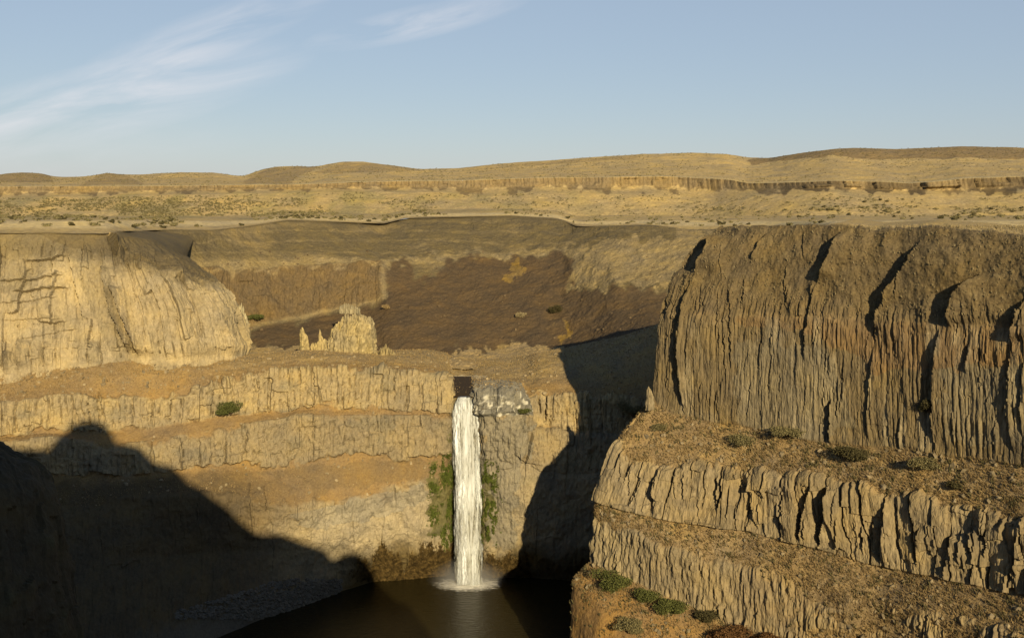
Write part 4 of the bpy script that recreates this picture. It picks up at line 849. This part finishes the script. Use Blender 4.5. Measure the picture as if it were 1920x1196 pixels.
for k in order[300:]:
    v, f = leaf_cloud(16, size[k]*1.2, size[k], size[k]*.6, .55, int(k)+3, 3); vv.append(v+pos[k]); ff.append(f+b0); b0 += len(v)
o = meshobj('far_sagebrush', np.concatenate(vv), np.concatenate(ff), FOLI['sage']); o['kind'] = 'stuff'

# grass tufts, moss and reeds: nobody could count them
def tufts(name, patch, mask, n, mat, h, wd, seed, blades=4, hang=0.0, off=0.0):
    a = ALL[patch]; Hq = a['H'].reshape(-1, 3); nq = a['n'].reshape(-1, 3); w_ = mask(a).ravel().astype(float)
    if w_.sum() <= 0: return
    rg = np.random.RandomState(seed); idx = rg.choice(len(Hq), n, p=w_/w_.sum())
    p = Hq[idx]+rg.uniform(-.2, .2, (n, 3))+nq[idx]*off
    p = np.repeat(p, blades, 0); m_ = len(p); s_ = np.repeat(rg.uniform(.5, 1.5, n), blades)*h
    ang = rg.uniform(0, 6.28, m_); sx, sy = np.cos(ang), np.sin(ang); lean = rg.uniform(.1, .9, m_)
    up = np.stack([sx*lean, sy*lean, np.full(m_, 1-2*hang)], 1)+np.repeat(nq[idx], blades, 0)*.4; up /= np.linalg.norm(up, axis=1, keepdims=True)
    side = np.stack([-sy, sx, 0*sx], 1)*(wd*rg.uniform(.6, 1.4, m_))[:, None]
    v = np.stack([p-side-up*.08, p+side-up*.08, p+up*s_[:, None]], 1).reshape(-1, 3)
    me = bpy.data.meshes.new(name); me.vertices.add(len(v)); me.vertices.foreach_set('co', v.reshape(-1).astype(np.float32))
    me.loops.add(len(v)); me.loops.foreach_set('vertex_index', np.arange(len(v), dtype=np.int32)); me.polygons.add(m_); me.polygons.foreach_set('loop_start', (np.arange(m_)*3).astype(np.int32)); me.update(calc_edges=True)
    me.materials.append(mat); o = bpy.data.objects.new(name, me); S.collection.objects.link(o); o['kind'] = 'stuff'; return o
infr = lambda a: (a['px'] > -10) & (a['px'] < 1935) & (a['py'] < 1215) & (a['H'][..., 1] > 5)
tufts('dry_grass', 'butte', lambda a: infr(a)*(a['cliff'] < 0.35)*(a['py'] > 640)*(0.3+sm(-.3, .3, fbm(a['px']/12, a['py']/9, 0*a['px'], 3, 81))), 42000, FOLI['straw'], .42, .06, 1, 5)
tufts('dry_grass', 'butte', lambda a: infr(a)*(a['cliff'] < 0.5)*(a['py'] < 640)*(a['py'] > 425), 7000, FOLI['pale'], .40, .10, 2)
tufts('dry_shrubs', 'butte', lambda a: infr(a)*(a['cliff'] < 0.5)*(a['py'] > 700)*sm(.1, .5, fbm(a['px']/9, a['py']/7, 0*a['px'], 3, 83)), 6000, FOLI['sage'], .5, .10, 3, 7)
tufts('dry_grass', 'gorge_wall', lambda a: infr(a)*(a['cliff'] < 0.35)*(a['py'] < 960)*(a['px'] < 1250), 22000, FOLI['straw'], .36, .07, 4)
def mossm(a):
    p, q = a['px'], a['py']; s = (np.exp(-((p-813)/6)**2)*sm(862, 880, q)*(1-sm(985, 1010, q))*.8+np.exp(-((p-838)/8)**2)*sm(840, 880, q)*(1-sm(1000, 1040, q))+np.exp(-((p-917)/11)**2)*sm(858, 885, q)*(1-sm(1000, 1030, q)))
    return infr(a)*s*(fbm(p/5, q/16, 0*p, 3, 85) > 0.05)
tufts('moss', 'gorge_wall', mossm, 6500, FOLI['moss'], .5, .13, 5, 5, 0.7)
def reedm(a):
    p, q = a['px'], a['py']; t = 1030+46*fbm(p/38, 0*p, 0*p, 3, 86)+26*fbm(p/7, 0*p, 0*p, 3, 87)
    return infr(a)*sm(650, 720, p)*(1-sm(842, 852, p)*(1-sm(905, 912, p)))*(1-sm(985, 1000, p))*sm(t, t+26, q)*(1-sm(1082, 1092, q))
tufts('reeds', 'gorge_wall', reedm, 15000, FOLI['reed'], 1.1, .12, 6, 4, 0.0, .15)
# boulders of the shaded shore
vv = []; ff = []; b0 = 0; rg = np.random.RandomState(5)
ico = bmesh.new(); bmesh.ops.create_icosphere(ico, subdivisions=1, radius=1); iv = np.array([v.co[:] for v in ico.verts]); fi = np.array([[v.index for v in f.verts] for f in ico.faces]); ico.free()
a = ALL['gorge_wall']; mk = (infr(a)*(a['px'] < 640)*(a['px'] > 330)*(a['py'] > 1085)*(a['py'] < 1160)*(a['H'][..., 2] < -116)*(a['H'][..., 2] > -125.5)).ravel().astype(float)
if mk.sum() > 0:
    idx = rg.choice(len(mk), 1500, p=mk/mk.sum())
    for k in idx:
        s_ = rg.uniform(.25, .9)*np.array([1, .8, .6]); v = iv*(1+.25*rg.randn(len(iv), 1))*s_+a['H'].reshape(-1, 3)[k]; vv.append(v); ff.append(fi+b0); b0 += len(v)
    o = meshobj('shore_rocks', np.concatenate(vv), np.concatenate(ff), simple('shore_rock', (0.14, 0.125, 0.095))); o['kind'] = 'stuff'
def blocks(name, patch, mask, n, s0, s1, rgb, seed):
    a = ALL[patch]; w_ = mask(a).ravel().astype(float); rg = np.random.RandomState(seed); idx = rg.choice(len(w_), n, p=w_/w_.sum()); Hq = a['H'].reshape(-1, 3)
    ca = rg.uniform(0, 6.28, n); sz = s0+(s1-s0)*rg.uniform(0, 1, n)**3
    base = iv[None]*(1+.28*rg.randn(n, len(iv), 1)); base = base*(sz[:, None, None]*rg.uniform(.6, 1.2, (n, 1, 3)))
    v = (base+Hq[idx][:, None]).reshape(-1, 3); f = (fi[None]+(np.arange(n)*len(iv))[:, None, None]).reshape(-1, 3)
    o = meshobj(name, v, f, simple(name+'_stone', rgb, .45, .5)); o['kind'] = 'stuff'
blocks('fallen_rocks', 'butte', lambda a: infr(a)*(a['cliff'] < 0.3)*(a['py'] > 700), 1500, .12, .75, (0.20, 0.16, 0.095), 31)
blocks('fallen_rocks', 'gorge_wall', lambda a: infr(a)*(a['cliff'] < 0.35)*(a['py'] < 950), 1600, .12, .7, (0.24, 0.19, 0.11), 32)
blocks('fallen_rocks', 'upper_canyon_wall', lambda a: infr(a)*(a['cliff'] < 0.5)*(a['py'] > 470)*(0.2+sm(0, .4, fbm(a['px']/20, a['py']/20, 0*a['px'], 3, 91))), 600, .2, 0.8, (0.11, 0.08, 0.046), 33)
for k_ in ALL: print(k_, ALL[k_]['H'].shape, 'z', ALL[k_]['H'][..., 2].min().round(1), ALL[k_]['H'][..., 2].max().round(1))
